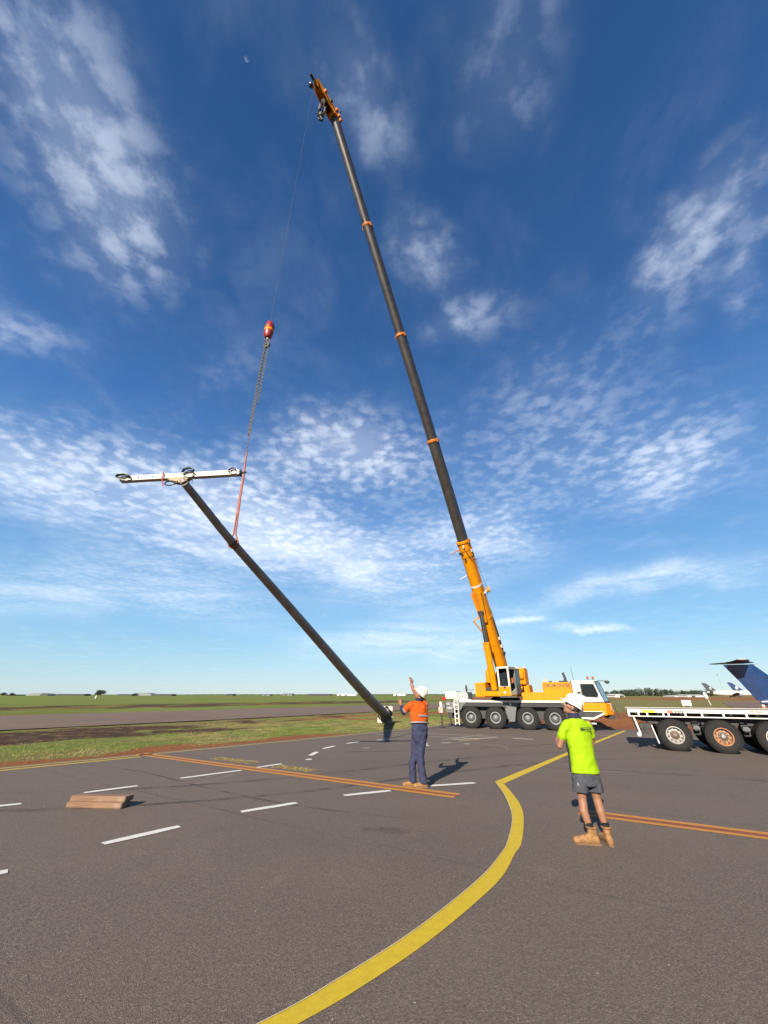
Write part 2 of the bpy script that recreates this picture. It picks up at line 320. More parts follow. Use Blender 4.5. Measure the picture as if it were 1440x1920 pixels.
def soil(x, y):
    """dirt (bare red earth), burnt (dark scorched soil), dry (straw) for points of the field"""
    n = (x - e0[0]) * en[0] + (y - e0[1]) * en[1]; tt = (x - e0[0]) * eu[0] + (y - e0[1]) * eu[1]
    a = fbm(x, y, 6, 3); b = fbm(x, y, 2.2, 11); c = fbm(x, y, 22, 29)
    left = sst(x, 2, -4)
    dirt = np.maximum(sst(n + (b - .5) * 3.2, 2.3, .9) * left, 0)
    red = sst(y, 24, 27) * sst(x + (a - .5) * 14, -6, 0) * sst(y + (a - .5) * 22 - np.abs(x) * .04, 45, 36)
    dirt = np.maximum(dirt, red * sst(b, .22, .52) * (.35 + .65 * sst(x, 4, 9)))
    dirt = np.maximum(dirt, sst(x, 9, 14) * sst(y + (a - .5) * 16, 56, 40))
    band = sst(y + (c - .5) * 60, 120, 170) * sst(y + (c - .5) * 80, 420, 300) * sst(x, 10, 40)
    dirt = np.maximum(dirt, band * .8 * sst(a, .3, .55))
    foot = sst(n + (a - .5) * 6, 6.5, 9) * sst(n + (a - .5) * 4, 16, 13) * sst(tt + (a - .5) * 8, 13, 20) * sst(x, 14, 6)
    dirt = np.maximum(dirt, foot * sst(b, .24, .46))
    far = sst(n + (c - .5) * 10, 52, 58) * sst(n + (c - .5) * 14, 90, 76)
    dirt = np.maximum(dirt, far * .62 * sst(b, .3, .6) * sst(x, 40, 0))
    burnt = sst(n + (a - .5) * 9, 4.6, 7.6) * sst(n + (a - .5) * 5, 16, 12.5) * sst(tt + (a - .5) * 12, 15, 8) * left * sst(b * .6 + a * .4, .28, .46)
    burnt = np.maximum(burnt, .85 * far * sst(a, .30, .5) * sst(x, 40, 0))
    burnt = np.maximum(burnt, .8 * sst(n, 10.5, 12) * sst(n + (a - .5) * 4, 16, 14.5) * sst(b, .5, .62) * left)
    dry = (.22 + sst(b * .5 + a * .5, .36, .58) * .7 + sst(n, 5, 11) * left * .3) * sst(n, 38, 30) + sst(c * .5 + a * .5, .5, .7) * .3 + sst(x, 6, 20) * .45
    return dirt, burnt, np.clip(dry, 0, 1)
def graded(lo, a, b, hi, st):
    core = list(np.arange(a, b, st)); L = []; x = a; d = st
    while x > lo: d *= 1.16; x -= d; L.append(x)
    U = []; x = core[-1]; d = st
    while x < hi: d *= 1.16; x += d; U.append(x)
    return np.array(L[::-1] + core + U)
xs = graded(-6000, -36, 36, 6000, .35); ys = graded(-300, 11, 62, 8000, .35)
GX, GY = np.meshgrid(xs, ys, indexing='ij'); px, py = GX.ravel(), GY.ravel()
n_ = (px - e0[0]) * en[0] + (py - e0[1]) * en[1]
dI, bU, dR = soil(px, py)
relief = (fbm(px, py, 1.6, 50) - .5) * .07 * sst(np.hypot(px, py), 140, 60) * sst(n_, .2, 2) * sst(px, 30, 20)
mound = .42 * np.exp(-(((px - 15.5) / 3.0) ** 2 + ((py - 31) / 2.2) ** 2)) * (.6 + .8 * fbm(px, py, 1.1, 77))   # spoil heap of red earth beyond the crane's nose
pz = -.035 + np.where(py > 20, relief + mound, 0)
nx, ny = len(xs), len(ys); idx = np.arange(nx * ny).reshape(nx, ny)
F = np.stack([idx[:-1, :-1], idx[1:, :-1], idx[1:, 1:], idx[:-1, 1:]], -1).reshape(-1, 4)
me = bpy.data.meshes.new('ground'); me.from_pydata(np.stack([px, py, pz], -1).tolist(), [], F.tolist())
for nm, arr in (('dirt', dI), ('burnt', bU), ('dry', dR)):
    at = me.attributes.new(nm, 'FLOAT', 'POINT'); at.data.foreach_set('value', arr.astype(np.float32))
me.polygons.foreach_set('use_smooth', [True] * len(me.polygons))
GM = bpy.data.materials.new('field_soil_and_grass'); GM.use_nodes = True; t = GM.node_tree; b = t.nodes['Principled BSDF']; b.inputs['Roughness'].default_value = .95; b.inputs['Specular IOR Level'].default_value = .1
p = nd(t, 'ShaderNodeNewGeometry').outputs['Position']
att = lambda nm: nd(t, 'ShaderNodeAttribute', attribute_name=nm).outputs['Fac']
f1 = noise(t, p, 9, 6, .7); f2 = noise(t, p, 1.3, 5, .6); f3 = noise(t, p, 45, 4, .7); f4 = noise(t, p, .05, 5, .6)
gr = mixc(t, smooth(t, f1, .3, .7), (.072, .092, .016), (.145, .162, .034))
gr = mixc(t, smooth(t, f4, .4, .62), gr, (.122, .155, .038))
st = mixc(t, smooth(t, f3, .3, .7), (.115, .090, .034), (.19, .155, .066))
gr = mixc(t, mth(t, 'MULTIPLY', smooth(t, mth(t, 'ADD', att('dry'), mth(t, 'SUBTRACT', f2, .5)), .35, .85), .75), gr, st)
ea = mixc(t, smooth(t, f1, .35, .7), (.165, .055, .020), (.25, .100, .042))
ea = mixc(t, smooth(t, f3, .55, .75), ea, (.10, .042, .02))
ea = mixc(t, mth(t, 'MULTIPLY', smooth(t, f2, .5, .7), .5), ea, (.15, .105, .04))
gr = mixc(t, smooth(t, mth(t, 'ADD', att('dirt'), mth(t, 'MULTIPLY', mth(t, 'SUBTRACT', f1, .5), .9)), .35, .65), gr, ea)
bu = mixc(t, smooth(t, f3, .35, .65), (.024, .013, .009), (.080, .043, .027))
bu = mixc(t, mth(t, 'MULTIPLY', smooth(t, f2, .50, .64), .75), bu, (.16, .11, .05))
gr = mixc(t, smooth(t, mth(t, 'ADD', att('burnt'), mth(t, 'MULTIPLY', mth(t, 'SUBTRACT', f1, .5), 1.0)), .35, .65), gr, bu)
t.links.new(mixc(t, 1.0, gr, (.88, .88, .88), 'MULTIPLY'), b.inputs['Base Color'])
bn = nd(t, 'ShaderNodeBump', i_Strength=.9, i_Distance=.08); t.links.new(mth(t, 'ADD', f1, mth(t, 'MULTIPLY', f3, .5)), bn.inputs['Height']); t.links.new(bn.outputs[0], b.inputs['Normal'])
ground = tag(link('ground', me, GM), kind='structure', label='flat airfield ground of grass, red earth and scorched soil')

def asphalt(name, base, seams=True):
    m = bpy.data.materials.new(name); m.use_nodes = True; t = m.node_tree; b = t.nodes['Principled BSDF']; b.inputs['Roughness'].default_value = .82; b.inputs['Specular IOR Level'].default_value = .35
    p = nd(t, 'ShaderNodeNewGeometry').outputs['Position']
    vo = nd(t, 'ShaderNodeTexVoronoi', i_Scale=135.0); t.links.new(p, vo.inputs['Vector'])
    sp = nd(t, 'ShaderNodeSeparateColor'); t.links.new(vo.outputs['Color'], sp.inputs[0])
    g = [tuple(v * k for v in base) for k in (.30, .80, 1.2, 2.2)]
    c = ramp(t, sp.outputs[0], [(0, g[0]), (.25, g[1]), (.66, g[2]), (.92, g[3]), (1.0, tuple(min(v * 3.4, .6) for v in base))])
    n1 = noise(t, p, 38, 4, .7); c = mixc(t, .5, c, mixc(t, smooth(t, n1, .3, .7), tuple(v * .34 for v in base), tuple(v * 1.7 for v in base)))
    n5 = noise(t, p, 11, 5, .7); c = mixc(t, mth(t, 'MULTIPLY', smooth(t, n5, .48, .72), .5), c, tuple(v * .62 for v in base))
    n2 = noise(t, p, .33, 6, .62); c = mixc(t, mth(t, 'MULTIPLY', smooth(t, n2, .35, .7), .30), c, (base[0] * 1.45, base[1] * 1.35, base[2] * 1.25))
    n3 = noise(t, p, 1.7, 5, .65, .4); c = mixc(t, mth(t, 'MULTIPLY', smooth(t, n3, .58, .78), .35), c, tuple(v * .58 for v in base))
    n6 = noise(t, p, .09, 5, .6, .8); c = mixc(t, mth(t, 'MULTIPLY', smooth(t, n6, .46, .62), .22), c, tuple(v * .55 for v in base))
    n7 = noise(t, p, .6, 7, .7, 1.5); c = mixc(t, mth(t, 'MULTIPLY', smooth(t, n7, .60, .74), .28), c, tuple(v * 1.9 for v in base))
    # oil spots, dark crumbs, pale chips
    v2 = nd(t, 'ShaderNodeTexVoronoi', i_Scale=2.6); t.links.new(p, v2.inputs['Vector']); c = mixc(t, mth(t, 'MULTIPLY', smooth(t, v2.outputs['Distance'], .035, .012), .8), c, (.02, .016, .013))
    v3 = nd(t, 'ShaderNodeTexVoronoi', i_Scale=4.3); t.links.new(p, v3.inputs['Vector']); c = mixc(t, mth(t, 'MULTIPLY', smooth(t, v3.outputs['Distance'], .034, .02), .8), c, (.42, .38, .33))
    if seams:   # paving lane joints
        mpn = nd(t, 'ShaderNodeMapping'); t.links.new(p, mpn.inputs[0]); mpn.inputs['Rotation'].default_value = (0, 0, R(32))
        NZN = nd(t, 'ShaderNodeTexNoise', i_Scale=.7, i_Detail=4.0); t.links.new(p, NZN.inputs['Vector']); NZ = NZN.outputs['Color']
        wv = vm(t, 'ADD', mpn.outputs[0], vm(t, 'MULTIPLY', NZ, (.18, .18, 0)))
        sxx = nd(t, 'ShaderNodeSeparateXYZ'); t.links.new(wv, sxx.inputs[0])
        fr = mth(t, 'ABSOLUTE', mth(t, 'SUBTRACT', mth(t, 'FRACT', mth(t, 'DIVIDE', sxx.outputs[1], 3.7)), .5))
        c = mixc(t, mth(t, 'MULTIPLY', smooth(t, fr, .012, .002), mth(t, 'MULTIPLY', smooth(t, n2, .35, .6), .5)), c, (.022, .019, .017))
    t.links.new(c, b.inputs['Base Color'])
    bn = nd(t, 'ShaderNodeBump', i_Strength=.55, i_Distance=.008); t.links.new(mth(t, 'ADD', vo.outputs['Distance'], mth(t, 'MULTIPLY', n1, .8)), bn.inputs['Height']); t.links.new(bn.outputs[0], b.inputs['Normal'])
    return m
ASP = asphalt('asphalt_apron', (.0735, .0560, .0460)); ASP2 = asphalt('asphalt_taxiway', (.092, .061, .044), False)
# apron with a slightly ragged field edge
pts = []
for (a, b_), (c, d) in zip(EDGE[:-1], EDGE[1:]):
    L = math.hypot(c - a, d - b_); k = max(1, int(L / .35)) if max(abs(a), abs(c)) < 32 else 1
    for i in range(k):
        f = i / k; j = random.uniform(-.05, .05) if k > 1 else 0
        pts.append((a + (c - a) * f + j, b_ + (d - b_) * f + j))
pts += [(70, -6), (70, -60), (-62, -60)]
m_ = MB(); m_.prism(pts, -.09, 0, 'z'); apron = tag(m_.build('apron', ASP), kind='structure', label='brown grey asphalt apron with painted lines')
def strip(name, L, Rr, z, m, parent=None, kind=None):
    n = min(len(L), len(Rr)); V = [(*p, z) for p in L[:n]] + [(*p, z) for p in Rr[:n]]
    me = bpy.data.meshes.new(name); me.from_pydata(V, [], [(i, i + 1, n + i + 1, n + i) for i in range(n - 1)]); bm = bmesh.new(); bm.from_mesh(me); bmesh.ops.recalc_face_normals(bm, faces=bm.faces)
    if bm.faces[0].normal.z < 0: bmesh.ops.reverse_faces(bm, faces=bm.faces)
    bm.to_mesh(me); bm.free(); o = link(name, me, m, parent)
    if kind: o['kind'] = kind
    return o
def offs(P, a, b):
    P = [Vector(p) for p in P]; L = []; Q = []
    for i, p in enumerate(P):
        d = (P[min(i + 1, len(P) - 1)] - P[max(i - 1, 0)]).normalized(); n = Vector((-d.y, d.x)); L.append(tuple(p + n * a)); Q.append(tuple(p + n * b))
    return L, Q
def spline(P, k=6):
    P = [Vector(p) for p in P]; out = []
    for i in range(len(P) - 1):
        a, b, c, d = P[max(i - 1, 0)], P[i], P[i + 1], P[min(i + 2, len(P) - 1)]
        for j in range(k):
            u = j / k; out.append(tuple(.5 * ((2 * b) + (c - a) * u + (2 * a - 5 * b + 4 * c - d) * u * u + (3 * b - a - 3 * c + d) * u ** 3)))
    return out + [tuple(P[-1])]
# left taxiway and far right taxiway
tx = [(-130, -90), (-21.41, 24.3), (-14.34, 32.6), (-1.78, 48.3), (24, 82), (90, 165)]
strip('taxiway', [(-150, -72), (-35.86, 40.6), (-23.14, 53.5), (-8.5, 72), (16, 100), (80, 180)], tx, .012, ASP2, kind='structure')['label'] = 'brown grey taxiway crossing the grass'
tl = strip('painted_line', *offs([(-60, -12), (-23.91, 27.35), (-21.55, 29.76), (-19.4, 32.0)], .09, -.09), .018, P_PALE, kind='structure'); tl['label'] = 'pale painted line along the taxiway'
rt = [(33.5, 44.8), (51, 63), (88, 112), (150, 140)]
strip('taxiway', rt, [(70, 20), (110, 40), (150, 70), (210, 100)], .012, ASP2, kind='structure')['label'] = 'far taxiway behind the flatbed trailer'
for a, b_ in (((66, 76), (62, 56)), ((54, 62), (57, 59)), ((59, 57.5), (62, 54.5)), ((64, 53), (66.5, 51))):
    strip('painted_line', *offs([a, b_], .13, -.13), .018, P_WHT, kind='structure')['label'] = 'faint painted line on the far taxiway'
# painted lines on the apron
Z1, Z2 = .004, .008
cL = spline([(-2.6, 2.35), (-1.6, 2.83), (-.75, 3.43), (-.27, 3.88), (.21, 4.39), (.72, 5.03), (1.14, 5.62), (1.47, 6.19), (1.67, 6.61), (2.05, 7.66), (2.26, 8.57), (2.42, 9.54), (2.53, 10.55)])
cR = spline([(-2.5, 2.14), (-1.45, 2.68), (-.51, 3.43), (-.13, 3.77), (.34, 4.26), (.86, 4.9), (1.29, 5.5), (1.63, 6.16), (1.86, 6.6), (2.26, 7.74), (2.47, 8.6), (2.60, 9.6), (2.67, 10.33)])
strip('painted_line', cL, cR, Z1, P_YEL, apron)
strip('painted_line', [(2.535, 10.57), (6.36, 15.57), (13.13, 24.23)], [(2.675, 10.34), (6.30, 15.18), (13.32, 24.20)], Z1, P_YEL, apron)
def bandline(A, B, w, cols):
    A, B = Vector(A), Vector(B); d = (B - A).normalized(); n = Vector((-d.y, d.x)); x = -w / 2
    for wd_, m in cols:
        strip('painted_line', [tuple(A + n * (x + .002)), tuple(B + n * (x + .002))], [tuple(A + n * (x + wd_ - .002)), tuple(B + n * (x + wd_ - .002))], Z1, m, apron); x += wd_
bandline((-8.15, 15.1), (1.43, 9.2), .42, [(.15, P_OR), (.12, P_RED), (.15, P_OR)])
bandline((3.30, 8.06), (9.5, 4.43), .40, [(.13, P_OR), (.14, P_RED), (.13, P_OR)])
def dash(a, b, w, m=P_WHT, z=Z2):
    a, b = Vector(a), Vector(b); d = (b - a).normalized(); n = Vector((-d.y, d.x)) * w / 2; r_ = lambda: random.uniform(-.012, .012)
    k = 5; L = [tuple(a + (b - a) * i / k + n * (1 if 0 < i < k else .86) + Vector((r_(), r_())) * .5) for i in range(k + 1)]; Q = [tuple(a + (b - a) * i / k - n * (1 if 0 < i < k else .86) + Vector((r_(), r_())) * .5) for i in range(k + 1)]
    strip('painted_dash', L, Q, z, m, apron)
for a, b_ in [((-3.74, 6.51), (-3.08, 7.26)), ((-2.42, 8.05), (-1.6, 8.65)), ((-.79, 9.22), (.13, 9.64)), ((.92, 10.07), (2.03, 10.4)), ((-4.82, 10.92), (-3.74, 12.0)), ((-3.45, 12.42), (-2.93, 13.04)), ((-6.06, 9.45), (-5.36, 10.1)), ((-7.2, 8.2), (-6.59, 8.59)), ((-4.75, 5.1), (-4.23, 5.64))]:
    dash(a, b_, .15)
for a, b_, w in [((-2.39, 13.83), (-2.22, 13.88), .22), ((-2.39, 14.68), (-2.32, 15.57), .17), ((-2.23, 16.44), (-1.91, 17.24), .17), ((-1.51, 18.04), (-1.03, 18.72), .17), ((-.3, 19.34), (.31, 19.78), .17), ((5.8, 20.12), (6.6, 19.67), .15), ((1.51, 17.59), (1.75, 18.13), .13), ((1.58, 18.32), (1.70, 17.24), .1), ((2.36, 18.32), (2.74, 18.25), .12), ((3.21, 17.95), (3.43, 17.9), .12), ((-.75, 16.6), (-.55, 16.65), .08)]: dash(a, b_, w)
dash((7.47, 22.93), (16.2, 18.4), .12, P_PALE); dash((16.2, 18.4), (22, 15.4), .12, P_PALE)
for a, b_, w, m in [((-.43, 23.5), (5.3, 20.98), .16, P_PALE), ((-.4, 22.05), (4.37, 20.0), .16, P_PALE), ((2.58, 19.5), (4.91, 21.9), .16, P_PALE), ((3.17, 18.92), (4.27, 19.7), .16, P_FY), ((3.0, 19.5), (5.2, 20.4), .14, P_WHT), ((4.3, 20.9), (6.4, 20.3), .14, P_PALE)]: dash(a, b_, w, m, Z2 + .002 * random.random())
# a worn thin arc painted in the middle of the apron
arc = [(2.0 + 2.6 * math.cos(a), 16.9 + 1.6 * math.sin(a)) for a in np.linspace(-.3, 1.5, 20)]; strip('painted_line', *offs(arc, .02, -.02), Z1, P_PALE, apron)
# edge lines following the grass
EL = [(-30.2, -9.9), (-10.63, 12.0), (-8.1, 14.72), (-3.6, 19.65), (-.2, 23.6), (1.5, 25.7), (3.5, 27.9), (5.3, 29.0)]
strip('painted_line', *offs(EL, .06, -.12), Z1, P_FY, apron)
strip('painted_line', *offs([(-30.0, -10.1), (-10.43, 11.8), (-7.9, 14.55)], -.10, -.26), Z1, P_YEL, apron)
# cream outline left by the first coat, tyre marks, scrapes and a stain
strip('painted_line', cL, [tuple(Vector(a) + (Vector(b_) - Vector(a)) * .055) for a, b_ in zip(cL, cR)], Z2, paint('line_cream', (.62, .52, .30), .4), apron)
def smear(name, c, amount, sc):
    m = bpy.data.materials.new(name); m.use_nodes = True; t = m.node_tree; bs = t.nodes['Principled BSDF']; bs.inputs['Base Color'].default_value = (*c, 1); bs.inputs['Roughness'].default_value = .9
    p = nd(t, 'ShaderNodeNewGeometry').outputs['Position']; uv = nd(t, 'ShaderNodeAttribute', attribute_name='edge').outputs['Fac']
    n1 = noise(t, p, sc, 5, .7); n2 = noise(t, p, 40, 3, .7)
    f = mth(t, 'MULTIPLY', mth(t, 'MULTIPLY', smooth(t, n1, .35, .65), smooth(t, n2, .25, .6)), mth(t, 'MULTIPLY', uv, amount)); t.links.new(f, bs.inputs['Alpha']); return m
def mark(P, w, m, name):
    P = spline(P, 6); L = []; V = []; A = []; prof = (0, .8, 1, .8, 0)
    for i, f in enumerate((1, .5, 0, -.5, -1)):
        a, _ = offs(P, w * f / 2, 0); V += [(*q_, Z1 - .002) for q_ in a]; A += [prof[i] * min(1, 6 * j / len(P), 6 * (len(P) - 1 - j) / len(P)) for j in range(len(P))]
    n = len(P); me = bpy.data.meshes.new(name); me.from_pydata(V, [], [(k * n + i, (k + 1) * n + i, (k + 1) * n + i + 1, k * n + i + 1) for k in range(4) for i in range(n - 1)])
    at_ = me.attributes.new('edge', 'FLOAT', 'POINT'); at_.data.foreach_set('value', A); link(name, me, m, apron)
TYM = smear('tyre_smear', (.012, .011, .010), .62, 1.3); SCR = smear('pale_scrape', (.30, .25, .20), .5, 3); OIL = smear('oil_stain', (.014, .012, .011), .38, 2.6)
mark([(-9.0, 13.2), (-6.4, 11.9), (-4.0, 10.1), (-1.8, 8.6), (.5, 7.6)], .10, TYM, 'tyre_mark')
mark([(-8.0, 9.4), (-5.0, 9.9), (-2.0, 11.2), (1.5, 13.5), (5, 15.2), (10, 16.2)], .22, TYM, 'tyre_mark')
mark([(-8.0, 8.0), (-4.8, 8.4), (-1.6, 9.6), (2.0, 11.9), (5.6, 13.6), (10.5, 14.5)], .22, TYM, 'tyre_mark')
mark([(3.0, 12.8), (5.5, 12.2), (8.5, 10.8), (12, 8.5)], .18, TYM, 'tyre_mark'); mark([(-3, 15.5), (1, 15.9), (5, 17.2), (9.5, 19)], .25, TYM, 'tyre_mark')
mark([(-4.3, 10.2), (-3.9, 10.9), (-3.75, 11.6)], .14, SCR, 'scrape'); mark([(4.5, 11.5), (6.5, 11.9), (9, 11.4)], .10, SCR, 'scrape')
mark([(-.35, 7.05), (.0, 7.1), (.4, 7.0)], .42, OIL, 'oil_stain'); mark([(5.4, 14.2), (5.8, 14.3), (6.3, 14.2)], .35, OIL, 'oil_stain')
# lettering of the parking clearance line, to be read from the far side
def road_text(body, cx, cy, size, wx):
    M = Matrix.Identity(4); M[0][0], M[1][0] = -.851, .524; M[0][1], M[1][1] = -.524, -.851; M.translation = (cx, cy, .006)
    text(body, 'lettering', P_FY, apron, M, size, .0, wx)
road_text('CLEARANCE', -4.50, 13.72, .62, .52); road_text('PARKING', -2.42, 12.34, .62, .52)

# ------------------------------------------------------------------ grass blades along the apron
def grass():
    N = 230000
    n = rng.uniform(.2, 15, N) ; tt = rng.uniform(-6, 30, N); x = e0[0] + en[0] * n + eu[0] * tt; y = e0[1] + en[1] * n + eu[1] * tt
    dI, bU, dR = soil(x, y); cl = fbm(x, y, .5, 91, 3)
    keep = (rng.random(N) < np.clip(1.05 - dI * 1.1 - bU * 1.25, .03, 1) * sst(cl, .30, .55)) & (rng.random(N) < np.clip(1.3 - n / 14, .15, 1))
    x, y, dR = x[keep], y[keep], dR[keep]; k = len(x)
    h = rng.uniform(.012, .038, k) * (1 + .6 * fbm(x, y, 1.3, 5)); a = rng.uniform(0, 6.28, k); w = rng.uniform(.004, .009, k); le = rng.uniform(0, .8, k) * h; la = rng.uniform(0, 6.28, k)
    z = np.full(k, -.03); V = np.empty((k, 3, 3)); V[:, 0] = np.stack([x - w * np.cos(a), y - w * np.sin(a), z], -1); V[:, 1] = np.stack([x + w * np.cos(a), y + w * np.sin(a), z], -1)
    V[:, 2] = np.stack([x + le * np.cos(la), y + le * np.sin(la), z + h], -1)
    me = bpy.data.meshes.new('grass'); me.from_pydata(V.reshape(-1, 3).tolist(), [], np.arange(k * 3).reshape(-1, 3).tolist())
    at = me.attributes.new('dry', 'FLOAT', 'POINT'); at.data.foreach_set('value', np.repeat(np.clip(dR * .7 + rng.normal(0, .22, k), 0, 1), 3).astype(np.float32))
    m = bpy.data.materials.new('grass_blades'); m.use_nodes = True; t = m.node_tree; b = t.nodes['Principled BSDF']; b.inputs['Roughness'].default_value = .7
    t.links.new(ramp(t, nd(t, 'ShaderNodeAttribute', attribute_name='dry').outputs['Fac'], [(0, (.076, .102, .012)), (.4, (.140, .156, .025)), (.7, (.20, .16, .05)), (1, (.22, .17, .08))]), b.inputs['Base Color'])
    b.inputs['Transmission Weight'].default_value = 0
    tag(link('grass', me, m), kind='stuff', label='short patchy grass between apron and taxiway', cat=None)
grass()
# ------------------------------------------------------------------ wheels
def wheel_mesh(r, w, rr, n=40, lugs=44):
    """tyre about the y axis, outer face at y=0, going to y=w"""
    T = RX(-90)
    m = MB(); prof = [(rr, .03), (rr + .02, .0), (rr + .06, -.012), (r * .80, -.02), (r * .93, .0), (r * .985, .03), (r, .07), (r, w - .07), (r * .985, w - .03), (r * .93, w), (r * .8, w + .02), (rr, w - .03)]
    m.lathe([(a, b) for a, b in prof], n, T, closed=True)
    for i in range(lugs):   # tread blocks over the shoulders
        a = 360 * i / lugs; M = RY(a)
        for y0, y1 in ((.012, .5 * w - .02), (.5 * w + .02, w - .012)):
            o = 360 / lugs * .5 if y0 > .1 else 0; M = RY(a + o); mm = MB(M); mm.box(r - .03, r + .014, y0, y1, -math.pi * r / lugs * .62, math.pi * r / lugs * .62); m.add(mm.v, mm.f)
    for q in (.62, .86):    # moulded rings on the sidewall
        ro = rr + (r - rr) * q; m.tube([(ro * math.cos(a), -.016, ro * math.sin(a)) for a in np.linspace(0, 2 * math.pi, 40, endpoint=False)], .007, 5, True)
    return m.mesh('wheel', smoothang=.6)
def rim_mesh(rr, dish, holes, n=36, hr=.03, hpos=.68):
    T = RX(-90); m = MB()
    m.lathe([(rr + .012, .015), (rr + .012, .0), (rr - .01, -.004), (rr - .028, .02), (rr - .035, dish), (rr * .55, dish - .015), (rr * .5, dish + .02), (rr * .5, dish + .05), (rr + .012, dish + .05)], n, T, closed=True)
    return m.mesh('rim', smoothang=.5)
def lip_mesh(rr):
    m = MB(); m.lathe([(rr + .014, .015), (rr + .014, -.004), (rr - .012, -.008), (rr - .05, .012), (rr - .055, .05), (rr - .04, .055), (rr + .014, .05)], 36, RX(-90), closed=True); return m.mesh('rim', smoothang=.5)
def disc_mesh(rr, dish):
    m = MB(); m.lathe([(rr - .045, .04), (rr - .05, dish), (rr * .45, dish - .01), (rr * .45, dish + .03), (rr - .01, dish + .03), (rr - .01, .05)], 36, RX(-90), closed=True); return m.mesh('wheel_disc', smoothang=.5)
def hub_mesh(rr, dish, out, bolts=10):
    T = RX(-90); m = MB(); m.lathe([(rr * .52, dish + .03), (rr * .52, dish - .005), (rr * .40, dish - .03), (rr * .36, out + .02), (rr * .22, out), (rr * .20, out - .015), (.001, out - .018)], 24, T)
    for i in range(bolts):
        a = 2 * math.pi * i / bolts; c = (rr * .45 * math.cos(a), rr * .45 * math.sin(a)); m.tube([(c[0], dish + .0, c[1]), (c[0], dish - .055, c[1])], .016, 6)
    return m.mesh('hub', smoothang=.6)
def hole_mesh(rr, dish, k, hr, pos):
    m = MB()
    for i in range(k):
        a = 2 * math.pi * (i + .3) / k; m.tube([(rr * pos * math.cos(a), dish - .02, rr * pos * math.sin(a)), (rr * pos * math.cos(a), dish + .0, rr * pos * math.sin(a))], hr, 10)
    return m.mesh('vent_hole', smoothang=.6)

# ------------------------------------------------------------------ mobile crane
CA, CPHI = (5.136, 25.695), R(-20.383)
crane = tag(empty('mobile_crane', (*CA, 0), CPHI), 'yellow and white four axle mobile crane with its long telescopic boom raised', 'crane')
CW = Matrix.Translation((*CA, 0)) @ Matrix.Rotation(CPHI, 4, 'Z')
W = 2.35                                                   # carrier width; local y = 0 is the side turned to the camera
AX = [.0, 1.41, 3.18, 4.62]; TR = .585
tyre_me = wheel_mesh(TR, .36, .285); tyre_me.materials.append(TYR); rim_me = lip_mesh(.285); rim_me.materials.append(RIM); hub_me = hub_mesh(.285, .15, .05, 12); hub_me.materials.append(RIM); disc_me = disc_mesh(.285, .13); disc_me.materials.append(BLK)  # discs are black: shade of the rim hollow put into their colour
def put_wheel(parent, s, y, z, side, tm, rm, hm, extra=None, rz=0):
    o = bpy.data.objects.new('wheel', tm); COL.objects.link(o); o.parent = parent; o.location = (s, y, z)
    o.rotation_euler = (0, random.uniform(0, 6), rz if side == 0 else math.pi + rz)
    for nm, me in (('rim', rm), ('hub', hm)) + (((('wheel_disc' if tm is tyre_me else 'vent_holes'), extra),) if extra else ()):
        c = bpy.data.objects.new(nm, me); COL.objects.link(c); c.parent = o
    return o
for s_ in AX:
    put_wheel(crane, s_, 0, TR, 0, tyre_me, rim_me, hub_me, disc_me); put_wheel(crane, s_, W, TR, 1, tyre_me, rim_me, hub_me, disc_me)
for s_ in AX: MB().tube([(s_, .3, TR), (s_, W - .3, TR)], .1, 10).build('axle', DGR, crane, sm=.6)
m = MB(); m.box(-1.35, 6.3, .42, W - .42, .50, 1.22); m.build('chassis_frame', BLK, crane, .02)  # frame made wide and black to stand in for shade under the carrier
m = MB(); m.box(-.62, 5.72, -.02, W + .02, 1.375, 1.485); m.build('deck', WHT, crane, .012)
m = MB(); m.box(-.5, 3.0, .12, W - .12, 1.487, 1.497); m.build('deck_plate', LGR, crane)
for y0, y1 in ((0, .035), (W - .035, W)):
    m = MB(); m.prism([(-.66, 1.373), (-.66, .95), (-.58, .95), (-.40, 1.20), (-.24, 1.33), (-.24, 1.373)], y0, y1); m.build('side_panel', GRY, crane, .004)
    m = MB(); m.prism([(1.80, 1.373), (1.80, 1.33), (1.95, 1.20), (2.16, .40), (2.46, .40), (2.64, 1.12), (2.84, 1.33), (2.84, 1.373)], y0, y1); m.build('side_panel', GRY, crane, .004)
    for a, b_ in ((-.40, 2.10), (2.62, 5.30)):
        m = MB(); m.prism([(a, 1.16), (a + .20, 1.345), (b_ - .22, 1.345), (b_, 1.14), (b_ - .10, 1.05), (b_ - .22, 1.155), (a + .10, 1.155), (a - .02, 1.07)], y0 - .03 if y0 == 0 else y0, y1 if y0 == 0 else y1 + .03); m.build('fender', DGR, crane, .01)
m = MB(); m.box(2.28, 2.37, -.006, -.001, 1.20, 1.33); m.build('warning_plate', WHT, crane)
